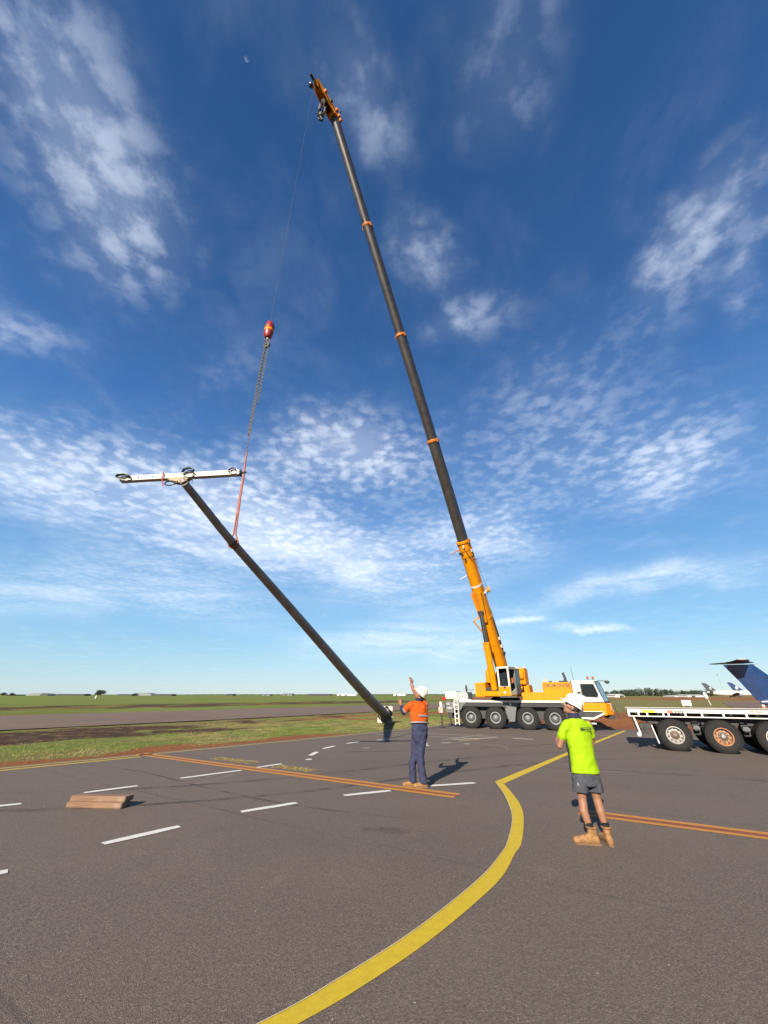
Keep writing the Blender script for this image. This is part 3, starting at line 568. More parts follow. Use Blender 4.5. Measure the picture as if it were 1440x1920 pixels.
# rear beam, outriggers, ladder, boxes
m = MB(); m.box(-1.45, -1.02, .05, W - .05, .80, 1.42); m.box(-1.0, -.72, .15, W - .15, 1.0, 1.40); m.build('rear_beam', GRY, crane, .015)
m = MB(); m.box(-1.44, -1.1, .0, .05, .98, 1.12); m.box(-1.44, -1.2, .0, .045, 1.2, 1.34); m.box(-1.05, -.78, .02, .14, 1.05, 1.36); m.build('control_box', LGR, crane, .008)
m = MB(); m.box(-1.40, -1.12, .1, .5, .52, .80); m.build('tool_box', DGR, crane, .02)
for y_, sg in ((-.12, -1), (W + .12, 1)):
    m = MB(); m.box(-1.78, -1.46, y_ - .06, y_ + .35 * -sg, 1.05, 1.28); m.build('outrigger_beam', GRY, crane, .01)
    m = MB(); m.tube([(-1.74, y_, .80), (-1.74, y_, 1.40)], .085, 12); m.build('jack_cylinder', WHT, crane, sm=.6)
    m = MB(); m.tube([(-1.74, y_, .06), (-1.74, y_, .80)], .05, 12); m.build('jack_leg', CHR, crane, sm=.6)
    m = MB(); m.lathe([(.17, .0), (.17, .03), (.08, .07), (.05, .12)], 16, TM(-1.74, y_, .0)); m.build('jack_foot', BLK, crane, sm=.5)
    m = MB(); m.box(-1.86, -1.62, y_ - .115, y_ - .095, .80, 1.10); o = m.build('hazard_plate', WHT, crane)
    for k in range(3): MB().prism([(-1.86 + .09 * k, .80), (-1.82 + .09 * k, .80), (-1.75 + .055 * k, 1.10), (-1.79 + .055 * k, 1.10)], y_ - .118, y_ - .116).build('hazard_stripe', RED2, o)
m = MB(); m.box(-1.50, -.86, .25, W - .25, 1.56, 1.97); m.build('rear_locker', WHT, crane, .015)
m = MB(); m.box(-.85, -.12, .3, W - .3, 1.52, 1.93); m.build('rear_crate', LGR, crane, .006)
for k in range(5): MB().box(-.83 + .15 * k, -.79 + .15 * k, .27, .299, 1.53, 1.92).build('crate_rib', CRM, crane)
m = MB(); m.box(-.9, .1, .02, .24, 1.489, 1.53); m.build('rear_walkway', CRM, crane, .006)
m = MB(); m.lathe([(.001, .0), (.085, .0), (.10, .06), (.10, .16), (.06, .2), (.001, .21)], 14, TM(-1.62, .3, 1.46)); m.build('tail_lamp', RED2, crane, sm=.6)
for s_ in (-.92, -.70): MB().box(s_ - .025, s_ + .025, -.10, -.06, .17, 1.52).build('ladder_rail', WHT, crane, .005)
for z_ in (.28, .52, .76, 1.00, 1.22, 1.42): MB().box(-.90, -.72, -.095, -.065, z_ - .018, z_ + .018).build('ladder_rung', WHT, crane)
# engine covers and what stands on them
m = MB(); m.prism([(4.22, 1.49), (4.22, 2.38), (4.27, 2.43), (5.72, 2.43), (5.74, 2.40), (5.74, 1.49)], .06, W - .06); m.build('engine_cover', YEL, crane, .02)
m = MB(); m.prism([(3.02, 1.49), (3.02, 1.86), (3.06, 1.90), (4.215, 1.92), (4.215, 1.49)], .06, W - .06); m.build('front_locker', YEL, crane, .02)
for s_ in (3.38, 5.66): MB().box(s_, s_ + .012, .052, .061, 1.52, 1.86 if s_ < 4 else 2.4).build('panel_gap', DGR, crane)
MB().box(4.24, 5.72, .053, .061, 2.12, 2.13).build('panel_gap', DGR, crane)
for s_ in (3.52, 4.5, 5.2): MB().box(s_, s_ + .09, .045, .06, 1.70, 1.73).build('latch', DGR, crane, .004)
SIDE = lambda s, z, y=.055: TM(s, y, z) @ RX(90)
DKB = mat('lettering_brown', (.016, .006, .004), .6)
text('1300 AM CRANES', 'lettering', DKB, crane, SIDE(4.97, 2.26), .235, .002, .76)
text('LTM', 'lettering', DKB, crane, SIDE(5.45, 1.62), .14, .002, .9)
for x0, x1, z1 in ((4.28, 4.55, .18), (4.62, 4.8, .07), (4.95, 5.05, .12), (5.15, 5.4, .08), (5.5, 5.62, .10)):
    MB().box(x0, x1, .3, .75, 2.43, 2.43 + z1).build('roof_fitting', LGR if z1 > .1 else DGR, crane, .02)
MB().tube([(5.45, .45, 2.42), (5.52, .45, 2.62), (5.44, .45, 2.95)], [.075, .075, .06], 12).build('exhaust_stack', BLK, crane, sm=.6)
MB().tube([(5.95, .5, 2.44), (5.92, .5, 3.32)], [.012, .006], 6).build('aerial', BLK, crane)
# driver's cab (hollow, with real panes)
def cabpanel(y0, y1):
    m = MB(); m.ringplate([(5.78, 1.42), (5.78, 2.44), (6.50, 2.445), (6.93, 2.42), (7.10, 1.85), (7.225, 1.44), (6.6, 1.42)], [(6.22, 1.78), (6.22, 2.31), (6.55, 2.31), (6.86, 2.30), (7.00, 1.80), (6.93, 1.67), (6.40, 1.69)], y0, y1); m.build('cab_side', WHT, crane, .006)
    m = MB(); m.ringplate([(6.19, 1.77), (6.19, 2.34), (6.55, 2.345), (6.885, 2.33), (7.035, 1.80), (6.95, 1.635), (6.38, 1.66)], [(6.235, 1.79), (6.235, 2.295), (6.55, 2.295), (6.85, 2.285), (6.985, 1.80), (6.92, 1.685), (6.41, 1.705)], y0 - .004, y1 + .004); f = m.build('window_frame', BLK, crane)
    m = MB(); m.prism([(6.22, 1.78), (6.22, 2.31), (6.55, 2.31), (6.86, 2.30), (7.00, 1.80), (6.93, 1.67), (6.40, 1.69)], (y0 + y1) / 2 - .003, (y0 + y1) / 2 + .003); m.build('pane', GLS, f)
cabpanel(.05, .10); cabpanel(W - .10, W - .05)
m = MB(); m.prism([(5.78, .05), (6.95, .05), (7.24, .42), (7.24, W - .42), (6.95, W - .05), (5.78, W - .05)], 2.445, 2.495, 'z'); m.build('cab_roof', WHT, crane, .015)
m = MB(); m.box(5.79, 5.83, .10, W - .10, 1.40, 2.44); m.build('cab_back', WHT, crane)
m = MB(); m.box(5.8, 7.2, .10, W - .1, 1.38, 1.42); m.build('cab_floor', DGR, crane)
def slab(A, B, C_, D, th, name, mt_):
    A, B, C_, D = (Vector(v) for v in (A, B, C_, D)); n = (B - A).cross(D - A).normalized() * th; MB().add([A, B, C_, D, A + n, B + n, C_ + n, D + n], [(0, 1, 2, 3), (7, 6, 5, 4), (0, 4, 5, 1), (1, 5, 6, 2), (2, 6, 7, 3), (3, 7, 4, 0)]).build(name, mt_, crane)
for fl in (0, 1):
    yy = (lambda v: v) if fl == 0 else (lambda v: W - v)
    slab((6.99, yy(.10), 2.43), (7.22, yy(.39), 2.43), (7.50, yy(.39), 1.46), (7.27, yy(.10), 1.46), .006, 'corner_window', mat('glass_painted_sky', (.16, .28, .36), .06, spec=.9))  # sky reflection painted into the pane as opaque blue
    slab((6.93, yy(.05), 2.44), (6.99, yy(.10), 2.44), (7.27, yy(.10), 1.44), (7.21, yy(.05), 1.44), .03, 'windscreen_pillar', BLK)
    slab((7.22, yy(.385), 2.44), (7.25, yy(.44), 2.44), (7.53, yy(.44), 1.44), (7.50, yy(.385), 1.44), .03, 'windscreen_pillar', BLK)
slab((7.25, .44, 2.43), (7.25, W - .44, 2.43), (7.53, W - .44, 1.46), (7.53, .44, 1.46), .006, 'windscreen', GLS)
m = MB(); m.prism([(7.05, .06), (7.26, .06), (7.56, .42), (7.56, W - .42), (7.26, W - .06), (7.05, W - .06)], 1.39, 1.462, 'z'); m.build('windscreen_sill', BLK, crane, .01)
for a, b_ in ((.3, .95), (W - .95, W - .3)):
    m = MB(); m.box(6.05, 6.5, a, b_, 1.42, 1.62); m.box(6.0, 6.14, a, b_, 1.5, 2.15); m.box(6.02, 6.12, a + .17, b_ - .17, 2.15, 2.32); m.build('cab_seat', DGR, crane, .03)
m = MB(); c = Vector((6.78, .62, 1.78)); e = RY(-35); m.tube([c + e.to_3x3() @ Vector((.19 * math.cos(a), .19 * math.sin(a), 0)) for a in np.linspace(0, 6.283, 24, endpoint=False)], .014, 6, True); m.tube([c, c + Vector((.22, 0, -.32))], .02, 6); m.build('steering_wheel', BLK, crane)
MB().box(6.88, 7.16, .14, W - .14, 1.42, 1.66).build('dashboard', DGR, crane, .03)
m = MB(); m.prism([(6.12, 1.385), (6.12, .98), (7.02, .95), (7.08, .80), (7.20, .76), (7.27, .82), (7.28, 1.385)], .04, W - .04); m.build('cab_lower_body', YEL, crane, .02)
m = MB(); m.prism([(7.285, .05), (7.62, .45), (7.62, W - .45), (7.285, W - .05)], .78, 1.384, 'z'); m.build('cab_nose', YEL, crane, .04)
MB().box(6.10, 7.05, .028, .042, .945, .975).build('trim_strip', WHT, crane)
MB().box(6.90, 6.912, .03, .041, 1.0, 1.39).build('panel_gap', DGR, crane)
m = MB(); m.box(5.45, 6.11, .05, .6, .62, 1.37); m.build('cab_steps_housing', DGR, crane, .01)
m = MB(); m.prism([(6.12, .96), (6.12, .66), (6.9, .66), (7.05, .93)], .12, W - .12); m.build('wheel_well', BLK, crane)
m = MB(); m.prism([(5.95, .60), (6.55, .58), (7.12, .84), (7.12, .92), (6.54, .67), (5.95, .68)], -.03, .06); m.build('step_guard', WHT, crane, .01)
m = MB(); m.box(6.2, 6.62, -.05, .25, .36, .42); m.build('access_step', WHT, crane, .008)
for s_ in (6.26, 6.56): MB().box(s_ - .015, s_ + .015, .1, .13, .42, .62).build('step_hanger', DGR, crane)
m = MB(); m.box(7.30, 7.66, .35, W - .35, .60, .775); m.build('front_bumper', DGR, crane, .02)
for y_ in (.25, W - .25):
    MB().lathe([(.001, 0), (.08, .0), (.09, .03), (.085, .05)], 14, TM(7.62, y_ + (.35 if y_ < 1 else -.35), 1.0) @ RY(90)).build('headlight', LGR, crane, sm=.6)
MB().box(7.621, 7.64, .8, W - .8, 1.0, 1.25).build('grille', DGR, crane, .01)
MB().tube([(7.50, .2, 1.30), (7.66, .12, 1.22), (7.72, .1, .95), (7.80, .08, .55)], [.02, .02, .018, .012], 8).build('hose', BLK, crane)
MB().tube([(7.40, .20, 1.37), (7.50, .10, 1.34), (7.50, .10, 1.05)], .014, 6).build('hand_rail', WHT, crane)
for s_, y_ in ((6.70, .35), (6.98, .5)):
    m = MB(); m.tube([(s_ - .02, y_, 2.46), (s_ - .02, y_, 2.58)], .018, 6); o = m.build('beacon', BLK, crane); MB().lathe([(.05, 0), (.062, .03), (.058, .11), (.03, .14), (.001, .145)], 14, TM(s_ - .02, y_, 2.58)).build('beacon_lens', AMB, o, sm=.6)
m = MB(); m.tube([(6.92, .12, 2.42), (7.2, -.02, 2.49), (7.48, -.12, 2.46)], .016, 6); o = m.build('mirror_arm', BLK, crane); MB().ball((7.55, -.13, 2.41), (.13, .05, .085), 14, 8).build('mirror', BLK, o, sm=1)
m = MB(); m.box(5.98, 6.16, .03, .05, 1.83, 1.95); m.build('air_intake', DGR, crane, .01)
MB().box(6.86, 6.95, .035, .05, 1.55, 1.58).build('door_handle', BLK, crane, .005)
MB().tube([(6.18, .02, 1.42), (6.18, .02, 1.62)], .012, 6).build('grab_rail', BLK, crane)
MB().box(6.176, 6.184, .045, .0505, 1.43, 2.4).build('door_gap', DGR, crane)

# superstructure: x = towards the load, y = its left, z up
K = (7.412, 26.076); PSI = math.atan2(-.815, -.58)
SW = CW.inverted() @ Matrix.Translation((*K, 0)) @ Matrix.Rotation(PSI, 4, 'Z')
def SB(): return MB(SW)
SB().lathe([(.85, 1.49), (.85, 1.60), (.78, 1.60), (.78, 1.70)], 36).build('slew_ring', BLK, crane, sm=.5)
m = SB(); m.box(-1.7, 1.75, -.72, .62, 1.70, 1.98); m.build('slew_platform', YEL, crane, .03)
for y_ in (-.50, .44):
    m = SB(); m.prism([(-1.2, 1.98), (-1.0, 2.75), (-.55, 2.95), (-.2, 2.80), (.35, 2.25), (1.3, 2.15), (1.75, 1.98)], y_, y_ + .07); m.build('boom_cheek', YEL, crane, .012)
SB().tube([(-.32, -.60, 2.55), (-.32, .60, 2.55)], .13, 16).build('boom_pin', DGR, crane, sm=.6)
# drive housing on the far side of the boom, side box and tank
m = SB(); m.box(.15, 1.20, -1.40, -.74, 1.66, 2.45); o = m.build('side_housing', YEL, crane, .03)
SB().box(1.201, 1.208, -1.28, -.86, 1.92, 2.32).build('vent_panel', ORG, o)
for z_ in (1.98, 2.06, 2.14, 2.22): SB().box(1.208, 1.216, -1.26, -.88, z_, z_ + .03).build('vent_slat', YEL, o)
SB().box(.3, 1.0, -1.3, -.85, 2.452, 2.47).build('housing_lid', CRM, crane, .006)
SB().lathe([(.001, 0), (.17, 0), (.19, .03), (.19, .62), (.15, .70), (.07, .72), (.07, .84), (.001, .86)], 18, TM(.75, -.62, 2.45)).build('oil_tank', YEL, crane, sm=.6)
m = SB(); m.tube([(1.3, -1.45, 2.05), (1.45, -1.8, 2.05)], .015, 6); o = m.build('mirror_arm', BLK, crane); SB().ball((1.47, -1.85, 2.12), (.04, .07, .23), 12, 8).build('mirror', BLK, o, sm=1)
# operator's cab: hollow frame with panes
cx0, cx1, cy0, cy1, cz0, cz1 = .60, 1.85, .34, 1.02, 1.78, 3.30
m = SB(); m.box(cx0, cx1, cy0, cy1, cz0 - .06, cz0); m.build('cab_floor', YEL, crane, .01)
m = SB(); m.prism([(cx0, cz1), (cx1 - .06, cz1 - .03), (cx1 - .02, cz1 - .09), (cx0, cz1 - .07)], cy0 - .02, cy1 + .02); m.build('cab_roof', CRM, crane, .012)
front = [(cy0, cz0 + .0), (cy0, cz1 - .05), (cy1, cz1 - .05), (cy1, cz0 + .0)]
m = SB(); m.ringplate([(cy0, cz0 + .42), (cy0, cz1 - .06), (cy1, cz1 - .06), (cy1, cz0 + .42)], [(cy0 + .09, cz0 + .44), (cy0 + .09, cz1 - .13), (cy1 - .09, cz1 - .13), (cy1 - .09, cz0 + .44)], cx1 - .04, cx1, 'x'); f = m.build('cab_front_frame', CRM, crane, .006)
m = SB(); m.box(cx1 - .022, cx1 - .016, cy0 + .09, cy1 - .09, cz0 + .30, cz1 - .13); m.build('front_pane', GLS, crane)
m = SB(); m.prism([(cy0, cz0), (cy0, cz0 + .42), (cy0 + .24, cz0 + .42), (cy0 + .40, cz0 + .24), (cy1 - .40, cz0 + .24), (cy1 - .24, cz0 + .42), (cy1, cz0 + .42), (cy1, cz0)], cx1 - .05, cx1 + .01, 'x'); m.build('cab_front_panel', YEL, crane, .015)
m = SB(); m.box(cx1 + .011, cx1 + .03, cy0 + .26, cy1 - .26, cz0 + .06, cz0 + .17); m.build('cab_step_light', CRM, crane, .01)
def cabside(y0, y1, pane=True):
    m = SB(); m.ringplate([(cx0, cz0), (cx0, cz1 - .05), (cx1 - .02, cz1 - .08), (cx1, cz0)], [(cx0 + .1, cz0 + .35), (cx0 + .1, cz1 - .14), (cx1 - .12, cz1 - .16), (cx1 - .1, cz0 + .12)], y0, y1); f = m.build('cab_side', CRM, crane, .006)
    if pane: m = SB(); m.prism([(cx0 + .1, cz0 + .35), (cx0 + .1, cz1 - .14), (cx1 - .12, cz1 - .16), (cx1 - .1, cz0 + .12)], (y0 + y1) / 2 - .003, (y0 + y1) / 2 + .003); m.build('side_pane', GLS, f)
cabside(cy0, cy0 + .04); cabside(cy1 - .04, cy1, False)
m = SB(); m.ringplate([(.05, cz0 + .02), (.0, cz1 - .08), (.86, cz1 - .1), (.92, cz0 + .02)], [(.12, cz0 + .6), (.1, cz1 - .16), (.78, cz1 - .18), (.80, cz0 + .5)], cy1 + .02, cy1 + .05); f = m.build('sliding_door', GRY, crane, .006)
m = SB(); m.prism([(.12, cz0 + .6), (.1, cz1 - .16), (.78, cz1 - .18), (.80, cz0 + .5)], cy1 + .032, cy1 + .038); m.build('door_pane', GLS, f)
m = SB(); m.box(cx0, cx0 + .05, cy0, cy1, cz0, cz1 - .05); m.build('cab_back', GRY, crane)
m = SB(); m.box(cx0 + .18, cx0 + .68, cy0 + .16, cy1 - .16, cz0 + .1, cz0 + .42); m.box(cx0 + .10, cx0 + .24, cy0 + .16, cy1 - .16, cz0 + .42, cz0 + 1.1); m.build('operator_seat', DGR, crane, .04)
m = SB(); m.box(cx1 - .35, cx1 - .12, cy0 + .1, cy0 + .3, cz0 + .3, cz0 + .75); m.box(cx0 + .3, cx0 + .9, cy0 + .08, cy0 + .18, cz0 + .38, cz0 + .55); m.build('console', DGR, crane, .02)
m = SB(); m.box(.6, 1.9, cy0 + .02, cy1 + .30, 1.64, 1.70); m.build('cab_catwalk', GRY, crane, .008)
SB().tube([(cx1 + .02, cy0 + .40, cz0 + .27), (cx1 + .03, cy0 + .3, cz0 + .85)], .012, 6).build('wiper_arm', BLK, crane)
# winches and ballast at the back
m = SB(); m.box(-2.35, -1.55, -1.05, 1.05, 1.75, 2.35); m.build('ballast_block', YEL, crane, .04)
m = SB(); m.box(-2.1, -1.35, .25, .95, 2.36, 3.34); m.prism([(-1.35, 2.6), (-1.35, 3.25), (-1.15, 3.05), (-1.15, 2.75)], .3, .9); o = m.build('hoist_winch_housing', YEL, crane, .04)
SB().tube([(-1.5, -.9, 2.75), (-1.5, .12, 2.75)], .33, 22).build('winch_drum', CHAIN, crane, sm=.6)
for y_ in (-.95, .1): SB().lathe([(.42, 0), (.42, .05)], 24, TM(-1.5, y_, 2.75) @ RX(-90)).build('winch_flange', YEL, crane, .008)
for z_ in (2.45, 2.6): SB().box(-2.15, -2.1, .2, .9, z_, z_ + .05).build('housing_bar', DGR, crane)
for p_ in ((-1.6, .9, 3.34), (-1.9, .3, 3.34)): SB().tube([p_, (p_[0], p_[1], p_[2] + .16)], .03, 8).build('housing_fitting', CRM, crane)

# telescopic boom: joints (towards the load, up) of each section
J = [(-.32, 2.55), (4.31, 10.47), (7.58, 16.2), (11.05, 22.22), (14.68, 28.45), (18.30, 34.70)]
WD = [.66, .585, .54, .50, .46]; HT = [.74, .64, .59, .54, .50]
def bring(c, ax, w, hgt, sc=1):
    """cross-section: flat top, half round belly (towards the load)"""
    a = Vector((ax[0], 0, ax[1])).normalized(); top = Vector((-a.z, 0, a.x)); lat = Vector((0, 1, 0)); P = []
    pr = [(-.5, .5), (.5, .5), (.5, 0)] + [(.5 * math.cos(t_), -.5 * math.sin(t_)) for t_ in np.linspace(.25, math.pi - .25, 9)] + [(-.5, 0)]
    return [Vector((c[0], 0, c[1])) + lat * (x * w * sc) + top * (y * hgt * sc) for x, y in pr]
def lerp(a, b, f): return (a[0] + (b[0] - a[0]) * f, a[1] + (b[1] - a[1]) * f)
BAX = (J[5][0] - J[1][0], J[5][1] - J[1][1])
def bframe(i, f, dl=0):  # frame on the boom: x lateral, y along, z top
    c = lerp(J[i], J[i + 1], f); a = Vector((J[i + 1][0] - J[i][0], 0, J[i + 1][1] - J[i][1])).normalized(); top = Vector((-a.z, 0, a.x)); lat = Vector((0, 1, 0))
    M = Matrix.Identity(4)
    for r in range(3): M[r][0] = lat[r]; M[r][1] = a[r]; M[r][2] = top[r]
    M.translation = Vector((c[0], 0, c[1])); return SW @ M
for i in range(5):
    ax = (J[i + 1][0] - J[i][0], J[i + 1][1] - J[i][1]); L = math.hypot(*ax); e = .25 / L
    a0 = J[i] if i == 0 else lerp(J[i], J[i + 1], -.10); rings = []
    if i == 0: rings = [bring(J[0], ax, WD[0], HT[0], .55), bring(lerp(J[0], J[1], .06), ax, WD[0], HT[0], .9), bring(lerp(J[0], J[1], .12), ax, WD[0], HT[0])]
    else: rings = [bring(a0, ax, WD[i], HT[i])]
    rings.append(bring(J[i + 1] if i < 4 else lerp(J[i], J[i + 1], .985), ax, WD[i], HT[i]))
    o = SB().loft(rings).build('boom_section', YEL if i == 0 else BOOM, crane, sm=.45)
    if i:  # wear strip down the belly and guide rails
        for x_ in (-.16, .16):
            m = MB(bframe(i, 0)); m.box(x_ * WD[i] - .012, x_ * WD[i] + .012, .3, L * .98, -HT[i] * .485, -HT[i] * .462); m.build('wear_strip', BOOM, o)
    if i < 4:
        m = MB(bframe(i, 1)); w, hh = WD[i] / 2, HT[i] / 2
        rr_ = []
        for y_, s_ in ((-.16, 1.05), (-.12, 1.13), (.0, 1.13), (.03, 1.04)):
            pr = [(-.5, .5), (.5, .5), (.5, 0)] + [(.5 * math.cos(t_), -.5 * math.sin(t_)) for t_ in np.linspace(.25, math.pi - .25, 9)] + [(-.5, 0)]
            rr_.append([(x * WD[i] * s_, y_, z * HT[i] * s_) for x, z in pr])
        m.loft(rr_); o = m.build('boom_collar', YEL if i == 0 else ORG, crane, sm=.5)
        for x_ in (-1, 1):
            MB(bframe(i, 1)).box(x_ * w * 1.13 - .03, x_ * w * 1.13 + .03, -.2, .05, -.05, .12).build('collar_lug', ORG, o, .01)
        MB(bframe(i, 1)).box(-w * .5, w * .5, -.14, .04, hh * 1.12, hh * 1.32).build('collar_pad', ORG, o, .01)
# dressing of the base section
L0 = math.hypot(J[1][0] - J[0][0], J[1][1] - J[0][1]); w, hh = WD[0] / 2, HT[0] / 2
for y_, s_ in ((L0 - .55, 1.06), (L0 - .95, 1.08), (L0 - 2.9, 1.04), (L0 - 5.0, 1.06)):
    pr = [(-.5, .5), (.5, .5), (.5, 0)] + [(.5 * math.cos(t_), -.5 * math.sin(t_)) for t_ in np.linspace(.25, math.pi - .25, 9)] + [(-.5, 0)]
    MB(bframe(0, 0)).loft([[(x * WD[0] * s_, yy, z * HT[0] * s_) for x, z in pr] for yy in (y_ - .06, y_ + .06)]).build('boom_band', CRM if s_ == 1.04 else YEL, crane, sm=.5)
m = MB(bframe(0, 0)); V = [(-w * .9, L0 - 3.3, -hh * .55), (w * .9, L0 - 3.3, -hh * .55), (0, L0 - 3.5, -hh * 1.1), (-w * .75, L0 - 4.6, -hh * .8), (w * .75, L0 - 4.6, -hh * .8), (0, L0 - 4.95, -hh * 1.75), (-.16, L0 - 5.3, -hh * .8), (.16, L0 - 5.3, -hh * .8)]
m.prism([(-w * .98, L0 - 3.25), (w * .98, L0 - 3.25), (.20, L0 - 5.15), (-.20, L0 - 5.15)], -hh * 1.32, -hh * .6, 'z'); m.build('cylinder_bracket', YEL, crane, .02)
m = MB(bframe(0, 0)); m.prism([(-w * .55, L0 - 3.2), (w * .55, L0 - 3.2), (0, L0 - 4.5)], -hh * 1.345, -hh * 1.322, 'z'); m.build('bracket_shade', ORG, crane)  # flat darker wedge paints shade onto the bracket face
LC0, LC1, LC2 = Vector((1.62, 0, 2.05)), Vector((2.16, 0, 4.62)), Vector((2.52, 0, 6.36))
SB().tube([LC0, LC1], .19, 20).build('lift_cylinder', YEL, crane, sm=.6)
SB().tube([LC1 - (LC1 - LC0).normalized() * .1, LC1 + (LC1 - LC0).normalized() * .02], .215, 20).build('cylinder_gland', YEL, crane, sm=.6)
SB().tube([LC1, LC2], .125, 18).build('lift_rod', CHR, crane, sm=.6)
SB().tube([(LC2.x, -.17, LC2.z), (LC2.x, .17, LC2.z)], .1, 14).build('lift_pin', DGR, crane, sm=.6)
SB().tube([(LC0.x, -.5, LC0.z), (LC0.x, .5, LC0.z)], .12, 14).build('lift_pin', DGR, crane, sm=.6)
# side brackets, rope reel, ladder rail and pipes
m = MB(bframe(0, 0)); m.tube([(-w, L0 - 4.85, -.1), (-w - .42, L0 - 5.05, -.25), (-w - .05, L0 - 6.0, -.1)], .05, 8); m.build('jib_bracket', YEL, crane, sm=.7)
for y_, l_, mt_ in ((L0 - .45, .55, ORG), (L0 - 2.15, .45, WHT), (L0 - 6.8, .42, ORG)):
    MB(bframe(0, 0)).tube([(-w, y_, -.15), (-w - l_, y_ - .1 - .1 * l_, -.25)], [.04, .025], 8).build('side_bar', mt_, crane)
m = MB(bframe(0, 0)); m.lathe([(.04, -.10), (.24, -.10), (.24, -.07), (.12, -.06), (.12, .06), (.24, .07), (.24, .10), (.04, .10)], 18, TM(w + .28, L0 - 3.35, .25) @ RY(70)); o = m.build('cable_reel', YEL, crane, sm=.5); MB(bframe(0, 0)).lathe([(.26, -.125), (.26, -.101), (.05, -.101), (.05, -.125)], 18, TM(w + .28, L0 - 3.35, .25) @ RY(70)).build('reel_flange', BLK, o)
for x_, y_, z_, mt_ in ((-w - .03, L0 - .25, .05, DGR), (-w - .03, L0 - .75, -.1, BLK), (w + .03, L0 - .7, .1, CRM), (-.1, L0 - .75, -hh * 1.05, DGR), (.12, L0 - .3, -hh * 1.08, CRM), (0, L0 - 1.15, -hh * 1.03, DGR)): MB(bframe(0, 0)).box(x_ - .05, x_ + .05, y_ - .09, y_ + .09, z_ - .05, z_ + .05).build('collar_fitting', mt_, crane, .01)
MB(bframe(0, 0)).tube([(w, L0 - 3.5, .1), (w + .2, L0 - 3.35, .25)], .05, 8).build('reel_bracket', CRM, crane)
MB(bframe(0, 0)).tube([(w + .22, L0 - 3.2, .28), (w + .02, L0 - .4, .2)], .008, 5).build('reel_cable', BLK, crane)
MB(bframe(0, 0)).tube([(w + .03, 1.5, .30), (w + .03, L0 - 4.6, .30)], .035, 8).build('hydraulic_pipe', LGR, crane, sm=.7)
MB(bframe(0, 0)).tube([(w + .03, L0 - 5.2, .2), (w + .05, L0 - 6.2, .22), (w + .03, L0 - 7.0, .2)], .05, 8).build('hydraulic_hose', BLK, crane, sm=.7)
for y_ in (1.6, 2.1, 2.6): MB(bframe(0, 0)).box(w, w + .12, y_, y_ + .18, .12, .34).build('pipe_clamp', CRM if y_ > 2 else DGR, crane, .02)
MB(bframe(0, 0)).tube([(w * .4, L0 - .5, -hh * 1.02), (w * .9, L0 - 1.1, -hh * .8), (w + .14, L0 - 1.3, 0), (w + .3, L0 - 1.25, .02)], .022, 6).build('hydraulic_hose', BLK, crane, sm=.7)
# boom head with sheaves: leans forward over the load
BH = bframe(4, .985)
def HB(): return MB(BH)
for x_ in (-.25, .19):
    HB().prism([(-.12, .29), (-.12, -.30), (.10, -.62), (.62, -.98), (.98, -1.12), (1.30, -1.30), (1.36, -1.24), (.92, -.50), (.55, .05), (.25, .30)], x_, x_ + .06, 'x').build('head_plate', ORG if x_ < 0 else YEL, crane, .01)
HB().box(-.27, .27, -.16, .10, -.32, .32).build('head_collar', ORG, crane, .02)
HB().prism([(.40, .22), (.62, -.08), (.98, -.62), (.90, -.66), (.55, -.14), (.34, .14)], -.19, .19, 'x').build('head_top_plate', YEL, crane, .008)
HB().prism([(.70, -.60), (.95, -.66), (1.34, -1.24), (1.05, -1.12)], -.19, .19, 'x').build('head_nose', YEL, crane, .01)
HB().prism([(1.22, -1.14), (1.36, -1.20), (1.62, -1.48), (1.52, -1.54), (1.24, -1.28)], -.07, .07, 'x').build('head_tip', DGR, crane, .01)
sheave = [(.03, -.03), (.24, -.03), (.26, -.02), (.20, 0), (.26, .02), (.24, .03), (.03, .03)]
for x_ in (-.12, -.04, .04, .12): HB().lathe(sheave, 24, TM(x_, .42, -.62) @ RY(90)).build('sheave', LGR if abs(x_) < .1 else DGR, crane, sm=.5)
HB().lathe(sheave, 24, TM(0, 1.22, -1.13) @ RY(90)).build('sheave', DGR, crane, sm=.5)
HB().tube([(-.3, .42, -.62), (.3, .42, -.62)], .05, 10).build('sheave_pin', DGR, crane)
for x_, y_, z_ in ((.30, .0, .2), (.31, .30, .1), (.28, .6, -.3), (.30, -.30, .2), (.29, .85, -.75)): HB().box(x_ - .06, x_ + .08, y_ - .08, y_ + .08, z_ - .08, z_ + .08).build('head_lug', ORG if y_ != .6 else DGR, crane, .015)
HB().tube([(.26, .2, .25), (.52, .25, .36)], .03, 8).build('head_light_arm', DGR, crane)
# ropes (hang plumb from the head) and the parked hook block
H_AUX = Vector((-4.177, 9.787)); aux_top = 35.2
inv = CW.inverted()
MB(inv).tube([(H_AUX.x, H_AUX.y, 14.18), (H_AUX.x, H_AUX.y, aux_top)], .006, 6).build('hoist_rope', CAB, crane)
hd = CW @ BH @ Vector((0, .42, -.86)); bx_, by_ = hd.x, hd.y; zt = hd.z
for dx in (-.09, .09): MB(inv).tube([(bx_ + dx, by_, zt - 1.15), (bx_ + dx, by_, zt + .2)], .014, 6).build('block_rope', CHAIN, crane)
hb = tag(empty('hook_block', (bx_, by_, zt - 2.5), .4), 'silver and black hook block parked just under the boom head', 'hook')
for x_ in (-.20, .12): MB().prism([(-.20, .65), (-.23, 1.0), (-.16, 1.42), (.16, 1.42), (.23, 1.0), (.20, .65)], x_, x_ + .08, 'x').build('cheek_plate', LGR, hb, .015)
for x_ in (-.06, .06): MB().lathe(sheave, 20, TM(x_, 0, 1.12) @ RY(90)).build('sheave', DGR, hb, sm=.5)
